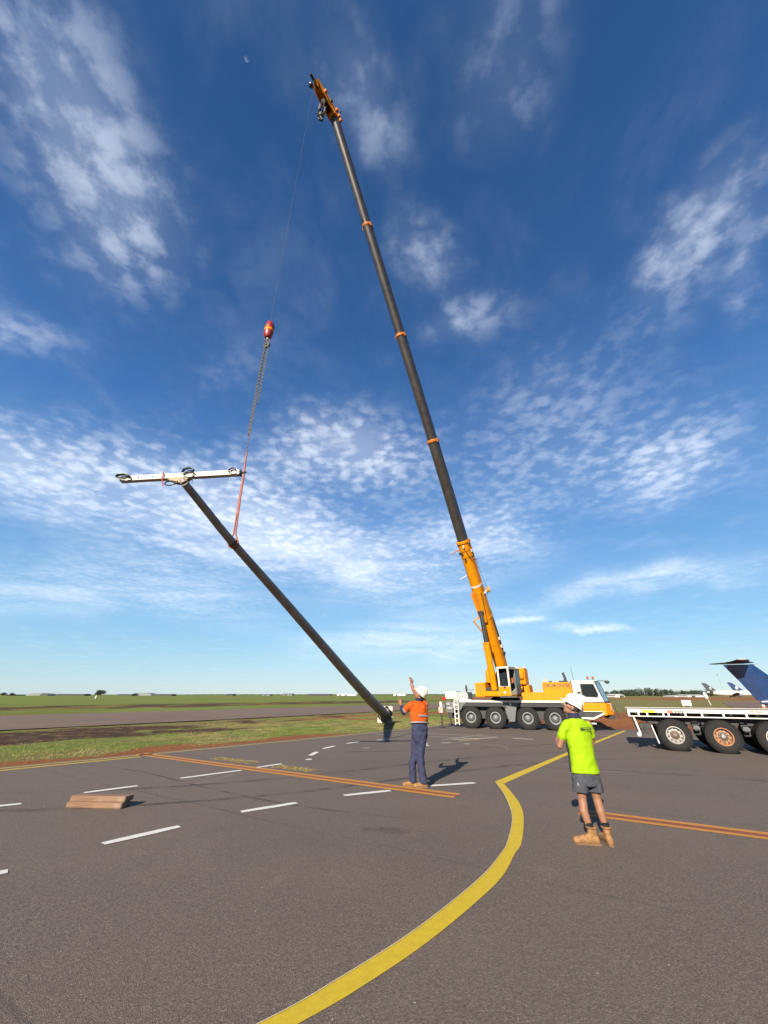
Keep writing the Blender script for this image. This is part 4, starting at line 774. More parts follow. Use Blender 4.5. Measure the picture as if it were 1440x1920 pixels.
MB().lathe([(.001, .42), (.10, .42), (.14, .50), (.14, .66), (.001, .68)], 16).build('swivel', BLK, hb, sm=.6)
hk = [(0, 0, .42), (0, 0, .30), (.10, 0, .20), (.13, 0, .08), (.06, 0, -.04), (-.06, 0, -.05), (-.13, 0, .04), (-.14, 0, .12)]
MB().tube(hk, [.05, .05, .055, .06, .06, .05, .035, .015], 10).build('hook', BLK, hb, sm=1)
# camera ball of the anti two-block sensor
MB(inv).ball((H_AUX.x - .12, H_AUX.y - .1, aux_top - 1.0), .15, 14, 10).build('limit_weight', mat('dark_blue_paint', (.02, .035, .075), .35), crane, sm=1)

# ------------------------------------------------------------------ hook ball, chain, sling
ball = tag(empty('headache_ball', (H_AUX.x, H_AUX.y, 13.05)), 'red hook ball with a yellow band hanging on the thin rope', 'hook')
MB().lathe([(.001, .30), (.09, .31), (.145, .38), (.16, .52), (.16, .82), (.15, .98), (.10, 1.08), (.05, 1.11), (.001, 1.12)], 24).build('ball_body', RED, ball, sm=.7)
MB().lathe([(.163, .60), (.166, .61), (.166, .71), (.163, .72)], 24).build('yellow_band', YEL, ball, sm=.7)
for a in (.4, 2.5, 4.4): MB().ball((.155 * math.cos(a), .155 * math.sin(a), .90), (.035, .035, .05), 8, 6).build('side_bolt', RED, ball, sm=1)
MB().tube([(0, 0, .31), (0, 0, .20)], .045, 10).build('swivel', LGR, ball, sm=.6)
MB().tube([(x * .75, y, .2 + (z - .42) * .75) for x, y, z in hk], [.04, .04, .045, .05, .05, .04, .03, .012], 10).build('hook', CHAIN, ball, sm=1)
def chain(m, A, B, pitch=.075, r=.009, wl=.021):
    A, B = Vector(A), Vector(B); d = B - A; k = max(2, int(d.length / pitch)); u = d.normalized(); a = u.orthogonal().normalized(); b_ = u.cross(a)
    for i in range(k):
        c = A + d * (i + .5) / k; s_ = a if i % 2 else b_
        m.tube([c + u * (pitch * .62 * math.cos(t_)) + s_ * (wl * math.sin(t_)) for t_ in np.linspace(0, 2 * math.pi, 8, endpoint=False)], r, 4, True)
chs = tag(empty('chain_sling', (H_AUX.x, H_AUX.y, 8.35)), 'dark steel chain sling with slack doubled legs below the red hook ball', 'chain')
for (x0, y0, x1, y1, z0, z1, nm) in ((-.03, 0, .0, 0, 4.72, .05, 'chain_leg'), (.05, .02, .06, .02, 4.70, 2.0, 'chain_leg'), (.09, -.02, .065, .01, 4.68, 2.02, 'chain_leg'), (-.07, .02, -.06, .02, 4.72, .75, 'chain_leg'), (-.03, -.04, -.05, .015, 4.7, .76, 'chain_leg')):
    m = MB(); chain(m, (x0, y0, z0), (x1, y1, z1)); m.build(nm, CHAIN, chs)
MB().tube([(.10 * math.sin(a), 0, 4.72 + .10 - .13 * math.cos(a)) for a in np.linspace(0, 6.283, 14, endpoint=False)], .02, 6, True).build('master_link', CHAIN, chs, sm=1)
MB().tube([(.03 * math.sin(a), 0, .02 + .07 * math.cos(a)) for a in np.linspace(0, 6.283, 12, endpoint=False)], .014, 6, True).build('shackle', CHAIN, chs, sm=1)
# ------------------------------------------------------------------ light pole being raised
PB = Vector((.076, 30.75, .52))
pole = tag(empty('lighting_mast', PB), 'long tapered grey steel lighting mast being lifted, its foot on the grass', 'pole')
PC = [(.076, 30.75, .52), (-.672, 27.065, 1.31), (-1.684, 22.077, 2.51), (-2.704, 17.049, 3.78), (-3.567, 12.796, 4.85), (-4.161, 9.866, 5.57), (-4.426, 8.562, 5.95), (-4.60, 7.72, 6.20)]
def spl3(P, k):
    P = [Vector(p) for p in P]; out = []
    for i in range(len(P) - 1):
        a, b, c, d = P[max(i - 1, 0)], P[i], P[i + 1], P[min(i + 2, len(P) - 1)]
        for j in range(k):
            u = j / k; out.append(.5 * ((2 * b) + (c - a) * u + (2 * a - 5 * b + 4 * c - d) * u * u + (3 * b - a - 3 * c + d) * u ** 3))
    return out + [P[-1]]
cl = [p - PB for p in spl3(PC, 5)]
acc = [0]
for a, b in zip(cl[:-1], cl[1:]): acc.append(acc[-1] + (b - a).length)
Lp = acc[-1]; prad = lambda s: .325 + (.084 - .325) * s / Lp
MB().tube(cl, [prad(s) for s in acc], 18).build('shaft', POLE, pole, sm=.9)
# tapered sections slip over each other: rings where they meet
def along(s):
    for i in range(len(acc) - 1):
        if acc[i + 1] >= s: return cl[i] + (cl[i + 1] - cl[i]) * ((s - acc[i]) / (acc[i + 1] - acc[i])), (cl[i + 1] - cl[i]).normalized()
for f in (.30, .60):
    c, d = along(Lp * f); r = prad(Lp * f); MB().tube([c, c + d * .04], r + .008, 18).build('slip_joint', POLE, pole, sm=.6)
d0 = (cl[1] - cl[0]).normalized()
Bf = d0.to_track_quat('Z', 'Y').to_matrix().to_4x4()       # local z = up the mast
m = MB(Bf); hs = .53; ch = .05
m.prism([(-hs, -hs + ch), (-hs + ch, -hs), (hs - ch, -hs), (hs, -hs + ch), (hs, hs - ch), (hs - ch, hs), (-hs + ch, hs), (-hs, hs - ch)], -.06, .0, 'z'); m.build('base_plate', PLATE, pole)
for k in range(8):
    m = MB(Bf @ RZ(45 * k + 22.5)); m.prism([(.36, 0), (.36, .80), (.42, .80), (.52, .25), (.52, 0)], -.02, .02, 'y'); m.build('gusset', POLE, pole)
for k in range(8):
    a = R(45 * k); MB(Bf).lathe([(.035, 0), (.035, .03)], 6, TM(.45 * math.cos(a) * 1.0, .45 * math.sin(a), .0)).build('bolt', DGR, pole)
MB(Bf).lathe([(.37, 0), (.385, .06), (.385, .55), (.34, .60)], 20).build('base_sleeve', POLE, pole, sm=.6)
m = MB(Bf); m.prism([(-.10, .8), (.10, .8), (.10, 1.3), (-.10, 1.3)], -.40, -.36, 'y'); m.build('access_door', POLE, pole, .01)
c, d = along(Lp * .903); MB().tube([c - d * .10, c + d * .10], prad(Lp * .9) + .02, 18).build('sling_collar', mat('collar_brown', (.12, .045, .025), .7), pole, sm=.6)
# T-shaped head: crossarm, bracket, coiled cables
Tp = cl[-1]; A0, A1 = Vector((-6.097, 7.75, 6.30)) - PB, Vector((-3.36, 7.75, 6.49)) - PB
ua = (A1 - A0).normalized(); na = Vector((0, 0, 1)).cross(ua).normalized(); wa = ua.cross(na) * 1
AM = Matrix.Identity(4)
for r in range(3): AM[r][0] = ua[r]; AM[r][1] = na[r]; AM[r][2] = wa[r]
AM.translation = (A0 + A1) / 2; LA = (A1 - A0).length / 2; 
if wa.z < 0: AM = AM @ RX(180)
m = MB(AM); m.prism([(-.062, -.062), (.062, -.062), (.062, -.045), (-.045, -.045), (-.045, .045), (.062, .045), (.062, .062), (-.062, .062)], -LA, LA, 'x'); o = m.build('crossarm', ARM, pole, .004)
for x_ in (-.95, -.62, -.35, .35, .75): MB(AM).lathe([(.014, 0), (.014, .012)], 8, TM(x_, -.063, .0) @ RX(90)).build('bolt_hole', DGR, o)
MB(AM).box(LA - .02, LA + .012, -.07, .07, -.07, .07).build('end_cap', BLK, o, .005)
MB(AM).tube([(LA, 0, 0), (LA + .13, .0, .01)], .025, 8).build('end_bolt', DGR, o)
m = MB(AM); m.prism([(-.30, -.064), (.25, -.064), (.11, -.17), (-.02, -.20), (-.14, -.17)], -.06, .06, 'y'); m.build('mast_bracket', OCH, pole, .008)
MB().tube([Tp - d * .02, Tp + (AM.translation - Tp) * .55], [.09, .075], 16).build('top_socket', POLE, pole, sm=.6)
def coil(c, rx, rz, turns, r, tilt, seed):
    rr = random.Random(seed); P = []
    for i in range(turns * 14):
        a = 2 * math.pi * i / 14; k = 1 + .12 * math.sin(i * .9 + seed); P.append(Vector((rx * k * math.cos(a), .02 * math.sin(i * .37) - .015 * i / 14, rz * k * math.sin(a) + .01 * rr.uniform(-1, 1))))
    e = Euler((tilt, 0, rr.uniform(-.2, .2))).to_matrix(); MB(AM).tube([Vector(c) + e @ p for p in P], r, 6).build('cable_coil', CAB, pole, sm=1)
coil((-LA + .10, -.10, .02), .15, .055, 3, .012, .2, 3); coil((-LA + .02, -.02, .09), .15, .03, 2, .012, .5, 4)
coil((.16, -.03, .10), .15, .075, 3, .012, .1, 5); coil((.20, -.10, .02), .12, .06, 2, .010, -.3, 6)
coil((LA - .17, -.10, .03), .08, .05, 2, .009, .1, 7); coil((-.17, -.06, -.20), .14, .06, 2, .012, .3, 8)
MB(AM).tube([(-.38, -.09, .10), (-.37, -.10, -.12), (-.33, -.08, -.26)], .012, 6).build('tie_strap', mat('strap_red', (.5, .04, .03), .7), pole)
MB(AM).tube([(.3, -.085, .05), (.32, -.10, -.14), (.34, -.1, -.22)], .008, 6).build('loose_wire', CAB, pole)
# round sling from chain to mast
sc_, sdv = along(Lp * .903); Pl = sc_ + PB
sl_ = tag(empty('round_sling', Pl), 'faded red round sling looped around the mast below its crossarm', 'sling')
top = Vector((H_AUX.x, H_AUX.y, 8.40)) - Pl; r_ = prad(Lp * .9) + .03; sid = sdv.cross(Vector((0, 0, 1))).normalized(); upp = sid.cross(sdv)
loop = [top + Vector((0, 0, .0)), top * .5 + sid * .018, top * .10 + sid * .03] + [sid * r_ * math.cos(a) + upp * r_ * math.sin(a) for a in np.linspace(.3, -math.pi - .3, 14)] + [top * .10 - sid * .03, top * .5 - sid * .018, top + Vector((0, 0, .0))]
for sg in (0, 1):
    P = loop if sg == 0 else None
    if P: MB().tube(P, [.016] + [.022] * (len(P) - 2) + [.016], 8).build('sling_loop', SLING, sl_, sm=1)
MB().tube([top + Vector((0, 0, .06)), top * .7 + Vector((.02, 0, 0)), top * .30], [.024, .028, .024], 8).build('sling_sleeve', SLING, sl_, sm=1)

# ------------------------------------------------------------------ hardwood blocks on the apron
def timber(name, L, Wd, H, loc, rz, label):
    m = MB(); m.box(-L / 2, L / 2, -Wd / 2, Wd / 2, 0, H); me = m.mesh(name, .010, 2)
    for v in me.vertices:
        v.co += Vector((.008 * math.sin(v.co.y * 9 + v.co.z * 13), .008 * math.sin(v.co.x * 5 + 1), .006 * math.sin(v.co.x * 7 + v.co.y * 9) * (1 if v.co.z > H / 2 else .0)))
    o = link(name, me, WOOD); o.location = loc; o.rotation_euler = (0, 0, rz); tag(o, label, 'timber', 'hardwood blocks stacked on the apron'); return o
timber('timber_block', 1.03, .23, .080, (-5.07, 8.40, .002), R(-5), 'lower of the two brown hardwood blocks stacked on the apron')
timber('timber_block', 1.02, .22, .082, (-5.05, 8.425, .086), R(-4.2), 'upper of the two brown hardwood blocks stacked on the apron')

# ------------------------------------------------------------------ flatbed trailer
TPHI = math.atan2(-.469, .883)
trl = tag(empty('flatbed_trailer', (10.296, 15.712, 0), TPHI), 'white railed flatbed trailer with three axles at the right edge', 'trailer')
TWd = 2.42; r2 = .495
t_me = wheel_mesh(r2, .27, .262, 40, 50); t_me.materials.append(TYR)
rims = []
for mt_ in (RIMW, RIMO, RIMW):
    a = rim_mesh(.262, .10, 0); a.materials.append(mt_); rims.append(a)
h_me = [hub_mesh(.262, .10, .035, 10) for _ in range(2)]; h_me[0].materials.append(mat('hub_rusty', (.20, .14, .11), .6, .3, dirt=.3)); h_me[1].materials.append(HUB)
vh = hole_mesh(.262, .10, 10, .026, .76); vh.materials.append(BLK)
for i, s_ in enumerate((0.03, 1.40, 2.78)):
    put_wheel(trl, s_, 0, r2, 0, t_me, rims[i], h_me[1 if i == 1 else 0], vh); put_wheel(trl, s_, TWd, r2, 1, t_me, rims[i], h_me[0], vh)
    put_wheel(trl, s_, .30, r2, 0, t_me, rims[i], h_me[0]); put_wheel(trl, s_, TWd - .30, r2, 1, t_me, rims[i], h_me[0])
    MB().tube([(s_, .3, r2), (s_, TWd - .3, r2)], .075, 10).build('axle', DGR, trl, sm=.6)
    MB().tube([(s_ - .55, .55, .80), (s_ - .2, .55, .66), (s_, .55, .63), (s_ + .25, .55, .67), (s_ + .5, .55, .80)], .04, 8).build('leaf_spring', DGR, trl)
    MB().box(s_ + .62, s_ + .82, .35, .52, .50, .92).build('spring_hanger', DGR, trl, .02)
    MB().box(s_ + .60, s_ + .80, .10, .30, .66, .80).build('brake_chamber', GRY, trl, .03)
T0, T1 = -1.27, 8.6
MB().box(T0 + .02, T1, .06, TWd - .02, 1.275, 1.30).build('deck_floor', mat('deck_boards', (.24, .19, .14), .85, var=.25, vscale=3, dirt=.4), trl)
MB().box(T0, T1, -.03, .05, 1.195, 1.312).build('side_rail', WHT, trl, .008)
MB().box(T0, T1, TWd - .015, TWd + .05, 1.17, 1.312).build('side_rail', WHT, trl, .008)
MB().box(T0, T1, -.045, -.005, 1.058, 1.092).build('rope_rail', WHT, trl, .006)
for s_ in (-1.25, -.93, -.66, -.16, .0, .50, .98, 1.58, 2.2, 2.8, 3.5, 4.2, 4.9, 5.6, 6.3, 7.0, 7.7, 8.4): MB().box(s_ - .028, s_ + .028, -.04, .0, 1.09, 1.20).build('rail_stake', WHT, trl, .004)
MB().box(T0, T0 + .06, -.02, TWd + .04, 1.08, 1.29).build('tail_beam', WHT, trl, .01)
for y_ in (.62, TWd - .62): MB().prism([(T0 + .1, 1.26), (T0 + .1, .98), (-.5, .80), (T1, .80), (T1, 1.26)], y_ - .06, y_ + .06).build('chassis_beam', BLK, trl, .01)
for s_ in np.arange(-1.0, 8.4, .7): MB().box(s_ - .04, s_ + .04, .05, TWd - .05, 1.14, 1.272).build('cross_member', BLK, trl)
MB().prism([(T0 + .17, 1.09), (T0 + .12, 1.09), (T0 + .22, .52), (T0 + .28, .52)], .0, .07).build('tail_post', WHT, trl, .008)
MB().prism([(T0 + .17, 1.09), (T0 + .12, 1.09), (T0 + .22, .52), (T0 + .28, .52)], TWd - .07, TWd).build('tail_post', WHT, trl, .008)
MB().box(T0 + .24, T0 + .36, .05, TWd - .05, .44, .60).build('underrun_bar', DGR, trl, .02)
MB().box(T0 + .40, T0 + .52, .12, .35, .50, .72).build('tail_light', DGR, trl, .02)
MB().lathe([(.06, 0), (.075, .02), (.075, .12), (.06, .14)], 16, TM(T0 + .20, -.06, .48) @ RX(-90)).build('marker_lamp', WHT, trl, sm=.6)
MB().box(T0 + .3, -.62, .35, .8, .62, .82).build('spare_rack', BLK, trl, .02)
MB().prism([(-.62, .80), (-.60, .80), (-.50, .22), (-.52, .22)], -.02, .62).build('mud_flap', mat('flap_black', (.02, .02, .02), .7), trl)
MB().prism([(-.635, .80), (-.60, .80), (-.50, .22), (-.535, .22)], -.032, -.021).build('flap_edge', WHT, trl)
SIDT = lambda s, z: TM(s, -.034, z) @ RX(90)
MB().box(-.80, -.40, -.037, -.0305, 1.20, 1.285).build('reflector', mat('reflector_yellow', (.75, .72, .02), .35), trl)
MB().box(-.04, .15, -.037, -.0305, 1.195, 1.285).build('red_sticker', mat('sticker_red', (.62, .13, .09), .5), trl)
SBK = mat('sticker_black', (.012, .012, .015), .5)
for k in range(5): MB().box(.20 + .055 * k, .235 + .055 * k, -.0365, -.0305, 1.205 + .012 * (k % 2), 1.275 - .010 * (k % 3 == 1)).build('worn_letter', SBK, trl)   # too worn to read
text('08 8947 36', 'lettering', mat('lettering_red', (.20, .03, .02), .5), trl, TM(2.55, -.034, 1.255) @ RX(90), .095, .001)

# ------------------------------------------------------------------ parked aircraft
def airfoil(c, ch, th, dirx, diry, n=12):
    P = []
    for k in range(n):
        a = 2 * math.pi * k / n; x = .5 + .5 * math.cos(a); y = th * .5 * math.sin(a) * (1.2 - .7 * (1 - x) if True else 1); P.append(Vector(c) + Vector(dirx) * (x - .5) * ch + Vector(diry) * y)
    return P
def fuselage(m, prof, n=18):
    m.loft([[Vector((x, r * math.cos(2 * math.pi * k / n), z + r * math.sin(2 * math.pi * k / n))) for k in range(n)] for x, z, r in prof])
NAVY = mat('aircraft_navy', (.008, .034, .120), .3, var=.10, vscale=2, coat=.25); NAVY2 = mat('aircraft_navy_hull', (.045, .085, .17), .3, var=.08, coat=.4); JGR = mat('jet_dark', (.03, .025, .028), .4)
jet = tag(empty('business_jet', (34.9, 40, 0), R(-15)), 'dark blue jet with a tall swept T tail beyond the trailer', 'airplane')
m = MB(); fuselage(m, [(.2, 1.15, .16), (.9, 1.15, .36), (2.4, 1.2, .62), (4.5, 1.25, .86), (6.5, 1.3, .95), (12, 1.3, .95), (13.6, 1.2, .75), (14.8, 1.0, .38), (15.3, .92, .05)]); m.build('fuselage', NAVY2, jet, sm=.9)
m = MB(); m.loft([airfoil((1.9, 0, 1.3), 3.9, .42, (1, 0, 0), (0, 1, 0)), airfoil((.62, 0, 2.9), 3.0, .32, (1, 0, 0), (0, 1, 0)), airfoil((-.55, 0, 4.42), 2.5, .26, (1, 0, 0), (0, 1, 0))]); fin = m.build('fin', NAVY, jet, sm=.9)
for x0, z0, x1, z1 in ((.62, 1.5, -1.1, 4.0), (.2, 1.9, -1.25, 3.9)):
    for y_ in (-.17,): MB().tube([(x0, y_ - .02, z0), (x1, y_ * .75, z1)], .012, 5).build('rudder_line', GRY, fin)
MB().box(1.05, 1.45, -.18, -.12, 3.2, 3.26).build('fin_vent', JGR, fin)
MB().ball((-.45, 0, 4.60), (1.30, .12, .11), 18, 10).build('fin_fairing', JGR, fin, sm=1)
for sg in (-1, 1):
    m = MB(); m.loft([airfoil((-.5, 0, 4.60), 2.0, .26, (1, 0, 0), (0, 0, 1)), airfoil((-1.35, sg * 2.7, 4.66), 1.1, .13, (1, 0, 0), (0, 0, 1))]); st_ = m.build('tailplane', JGR, jet, sm=.9)
    m = MB(); m.loft([airfoil((-1.36, sg * 2.72, 4.66), 1.12, .135, (1, 0, 0), (0, 0, 1)), airfoil((-1.5, sg * 2.98, 4.71), .75, .05, (1, 0, 0), (0, 0, 1))]); m.build('tailplane_tip', WHT, st_, sm=.9)
    m = MB(); T = TM(2.8, sg * 1.35, 1.75) @ RY(90); m.lathe([(.30, 0), (.40, .5), (.44, 1.4), (.40, 2.1), (.34, 2.12), (.32, 1.9)], 20, T); m.build('engine', NAVY2, jet, sm=.7)
    m = MB(); m.loft([airfoil((8.2, sg * .6, .75), 3.2, .4, (1, 0, 0), (0, 0, 1)), airfoil((6.6, sg * 7.2, 1.05), 1.2, .12, (1, 0, 0), (0, 0, 1))]); m.build('wing', NAVY2, jet, sm=.9)
    MB().tube([(7.4, sg * 1.6, .25), (7.4, sg * 1.6, .9)], .05, 8).build('landing_leg', LGR, jet); MB().lathe([(.10, -.09), (.27, -.09), (.27, .09), (.10, .09)], 18, TM(7.4, sg * 1.6, .27) @ RX(90)).build('landing_wheel', BLK, jet, sm=.6)
MB().tube([(13, 0, .2), (13, 0, .8)], .045, 8).build('landing_leg', LGR, jet); MB().lathe([(.08, -.07), (.22, -.07), (.22, .07), (.08, .07)], 18, TM(13, 0, .22) @ RX(90)).build('landing_wheel', BLK, jet, sm=.6)
def airliner(name, loc, rz, k, finm, label, spot):
    a = tag(empty(name, loc, rz), label, 'airplane', 'airliners parked far off'); 
    m = MB(Matrix.Scale(k, 4)); fuselage(m, [(0, 3.6, .3), (3, 3.5, 1.0), (8, 3.2, 1.8), (13, 3.0, 2.0), (32, 3.0, 2.0), (36, 2.7, 1.4), (38, 2.4, .2)]); m.build('fuselage', WHT, a, sm=.9)
    m = MB(Matrix.Scale(k, 4)); m.loft([airfoil((4.6, 0, 4.2), 7.6, .7, (1, 0, 0), (0, 1, 0)), airfoil((-.6, 0, 10.6), 2.9, .3, (1, 0, 0), (0, 1, 0))]); f = m.build('fin', finm, a, sm=.9)
    MB(Matrix.Scale(k, 4)).ball((3.4, -.33, 6.6), (1.0, .1, 1.1), 12, 8).build('tail_mark', spot, f, sm=1)
    for sg in (-1, 1):
        m = MB(Matrix.Scale(k, 4)); m.loft([airfoil((3.5, sg * .6, 4.0), 3.6, .35, (1, 0, 0), (0, 0, 1)), airfoil((.6, sg * 6.5, 4.5), 1.5, .12, (1, 0, 0), (0, 0, 1))]); m.build('tailplane', LGR, a, sm=.9)
        m = MB(Matrix.Scale(k, 4)); m.loft([airfoil((20, sg * 1.5, 2.2), 6, .7, (1, 0, 0), (0, 0, 1)), airfoil((13.5, sg * 16, 3.4), 1.6, .15, (1, 0, 0), (0, 0, 1))]); m.build('wing', LGR, a, sm=.9)
        MB(Matrix.Scale(k, 4)).lathe([(.7, 0), (1.0, 1.2), (1.0, 3), (.8, 3.4), (.4, 3.2)], 16, TM(18, sg * 5.5, 1.5) @ RY(90)).build('engine', LGR, a, sm=.7)
        MB(Matrix.Scale(k, 4)).tube([(17.5, sg * 2.8, 0), (17.5, sg * 2.8, 2)], .35, 8).build('landing_gear', DGR, a)
    MB(Matrix.Scale(k, 4)).tube([(33, 0, 0), (33, 0, 2)], .3, 8).build('landing_gear', DGR, a)
airliner('airliner', (228.0, 300, 0), R(-12), .86, mat('tail_dark_grey', (.05, .06, .07), .4), 'far white airliner with a dark grey tail fin', RIMW)
airliner('airliner', (246.5, 300, 0), R(-12), .90, mat('tail_dark_blue', (.02, .045, .14), .4), 'far white airliner with a blue tail fin and white mark', WHT)

# ------------------------------------------------------------------ things far out on the airfield
def at(px_, Y): return (px_ - 720) / 721 * Y / 1.107 * (1.0)   # X of a bearing at distance Y, used only to set bearings along the skyline
GRN = mat('foliage_far', (.035, .055, .020), .9, var=.4, vscale=.3); ROOF = mat('shed_roof_grey', (.17, .19, .17), .6, var=.1, vscale=.1); SHW = mat('shed_white', (.72, .72, .70), .6, var=.05, vscale=.1); SHD = mat('shed_dark', (.05, .055, .05), .8, var=.2, vscale=.2)
def foliage(m, c, rx, ry, rz, n, s, rr):
    for _ in range(n):
        while True:
            u = Vector((rr.uniform(-1, 1), rr.uniform(-1, 1), rr.uniform(-1, 1)))
            if .35 < u.length < 1: break
        p = Vector(c) + Vector((u.x * rx, u.y * ry, u.z * rz)); a = Vector((rr.gauss(0, 1), rr.gauss(0, 1), rr.gauss(0, 1))).normalized() * s * rr.uniform(.5, 1.2); b = a.cross(Vector((rr.gauss(0, 1), rr.gauss(0, 1), rr.gauss(0, 1)))).normalized() * s * rr.uniform(.4, .9)
        m.add([p - a, p + b, p + a, p - b], [(0, 1, 2, 3)])
def tree(x, y, h, w, label, seed, trunk=True):
    rr = random.Random(seed); t_ = tag(empty('tree', (x, y, 0)), label, 'tree', 'bushy trees on the skyline'); m = MB()
    for k in range(9): foliage(m, (rr.uniform(-w, w) * .55, rr.uniform(-w, w) * .3, h * rr.uniform(.35, .72)), w * .42, w * .42, h * .27, 190, h * .055, rr)
    m.build('crown', GRN, t_)
    m = MB(); m.tube([(0, 0, 0), (.02 * h, 0, h * .3), (0, 0, h * .6)], [.05 * h, .035 * h, .01 * h], 7)
    for k in range(3): m.tube([(0, 0, h * .25), (rr.uniform(-.4, .4) * w, 0, h * .6)], [.025 * h, .008 * h], 6)
    m.build('trunk', mat('bark', (.09, .07, .05), .9), t_)
Yf = 600
tree(at(189, Yf), Yf, 8.2, 7.5, 'dark bushy tree alone on the left skyline', 5)
tree(at(177, Yf), Yf + 6, 4.8, 6.5, 'low bush leaning on the lone tree at the left skyline', 6)
tree(at(6, Yf), Yf, 5.0, 5.0, 'small tree at the very left end of the skyline', 8); tree(at(23, Yf), Yf, 4.6, 4.2, 'second small tree from the left end of the skyline', 9)
def shed(name, p0, p1, h, Y, m1, label, arch=False, dep=14, mouth=None):
    x0, x1 = at(p0, Y), at(p1, Y); e = tag(empty(name, ((x0 + x1) / 2, Y, 0)), label, 'shed', 'low sheds on the skyline'); hw = (x1 - x0) / 2
    if arch:
        P = [(hw * math.cos(a), h * math.sin(a) ** .8 if math.sin(a) > 0 else 0) for a in np.linspace(math.pi, 0, 15)]
        MB().prism(P, 0, dep).build('wall', m1, e)
        if mouth: MB().prism([(mouth * hw + u * .36, w_ * .96) for u, w_ in P], -.4, -.02).build('door_opening', SHD, e)
    else:
        MB().box(-hw, hw, 0, dep, 0, h * .72).build('wall', m1, e); MB().prism([(-.6, h * .72), (dep / 2, h), (dep + .6, h * .72)], -hw - .4, hw + .4, 'x').build('roof', ROOF if m1 is not SHW else SHW, e)
        for k in range(max(1, int(hw / 5))): MB().box(-hw + 3 + 9 * k, -hw + 6 + 9 * k, -.15, -.02, 0, h * .5).build('door_opening', SHD, e)
shed('hangar', 48, 90, 3.6, 640, ROOF, 'grey arched hangar with a dark mouth at the far left skyline', True, 20, .66)
shed('hangar', 248, 284, 3.9, 640, ROOF, 'grey arched hangar right of the lone tree', True, 20, -.66)
shed('shed', 104, 158, 2.6, 620, SHD, 'long low dark shed left of the lone tree'); shed('shed', 220, 247, 2.3, 620, SHD, 'short low dark shed just right of the lone tree')
shed('shed', 285, 322, 2.4, 620, SHD, 'low dark shed with a pale end right of the second hangar'); shed('shed', 578, 620, 2.6, 640, SHD, 'long dark shed left of the raised mast')
shed('shed', 632, 668, 2.9, 660, SHW, 'white shed on the skyline behind the raised mast'); shed('shed', 738, 760, 2.8, 640, SHW, 'small white shed between the mast and the signalling man')
shed('shed', 424, 436, 2.6, 640, SHD, 'tiny dark shed left of the middle skyline'); shed('shed', 492, 506, 2.2, 640, ROOF, 'tiny grey shed near the middle skyline'); shed('shed', 530, 548, 3.0, 660, ROOF, 'small grey roofed shed left of the mast')
shed('shed', 1153, 1170, 2.0, 300, SHW, 'white hut under the trees right of the crane cab'); shed('shed', 1264, 1300, 1.2, 340, SHW, 'long white building below the tree line'); shed('shed', 1288, 1322, 1.6, 330, SHW, 'white building left of the parked airliners')
# low scrub along the left skyline and the wood on the right: one mass each
def scrub(name, p0, p1, Y, h0, h1, n, label, seed, s):
    rr = random.Random(seed); m = MB(); k = int(n)
    prof = [rr.random() for _ in range(40)]
    for i in range(k):
        f = (i + .5) / k; hh_ = h0 + (h1 - h0) * (.5 + .5 * math.sin(f * 9 + seed) * .6 + .4 * (prof[int(f * 39)] - .5)); env_ = min(1, f * 14, (1 - f) * 14) ** .5; hh_ *= max(.35, env_)
        foliage(m, (at(p0 + (p1 - p0) * f, Y), Y + rr.uniform(0, 25), hh_ * .45), (at(p1, Y) - at(p0, Y)) / k * 1.1, 5, hh_ * .58, 70, s, rr)
    tag(m.build(name, GRN), label, kind='stuff')
scrub('far_scrub', 0, 100, 660, 1.2, 2.2, 60, 'thin line of scrub along the left skyline', 2, .5)
scrub('far_wood', 1138, 1345, 520, 5.0, 9.5, 110, 'dark green wood along the right skyline', 4, .8)
scrub('far_wood', 1340, 1640, 640, 4.0, 8.0, 80, 'dark wood running on behind the airliners', 6, .9)
scrub('far_scrub', 330, 1140, 1500, 2.0, 3.4, 220, 'thin line of far scrub across the middle skyline', 9, .9)
# small airfield furniture
ORC = mat('marker_orange', (.65, .16, .06), .6)
def cone(x, y, label):
    e = tag(empty('marker_cone', (x, y, 0)), label, 'cone', 'airfield markers'); MB().box(-.3, .3, -.3, .3, 0, .05).build('base', BLK, e, .01); MB().lathe([(.24, .05), (.05, 1.1), (.03, 1.12)], 14).build('body', ORC, e, sm=.6); MB().lathe([(.165, .42), (.12, .68)], 14, Matrix.Scale(1.03, 4)).build('white_band', WHT, e, sm=.6)
cone(44.5, 50.5, 'orange and white cone behind the trailer by the blue jet')
gm_ = tag(empty('marker_board', (49.3, 70, 0), -.5), 'white marker board on two short legs beyond the trailer deck', 'marker'); MB().box(-.62, .62, -.1, .1, .18, .92).build('board', SHW, gm_, .02)
for x_ in (-.45, .45): MB().box(x_ - .03, x_ + .03, -.05, .05, 0, .2).build('leg', SHW, gm_)
wm = tag(empty('windsock', (60.6, 80, 0), .6), 'white windsock drooping from a short mast beyond the trailer', 'windsock'); MB().tube([(.5, 0, 0), (0, 0, .9), (-.5, 0, 1.3)], .07, 8).build('mast', SHW, wm); MB().tube([(-.4, 0, 1.2), (-.75, 0, 1.7), (-.9, 0, 2.1)], [.3, .32, .2], 12).build('sock', SHW, wm, sm=1)
tm = tag(empty('field_marker', (at(181, 210), 210, 0)), 'small white marker post on the far green field', 'marker'); MB().tube([(0, 0, 0), (.2, 0, 1.3)], [.35, .25], 8).build('post', SHW, tm); MB().box(-.4, .4, -.4, .4, -.05, .1).build('footing', ROOF, tm)
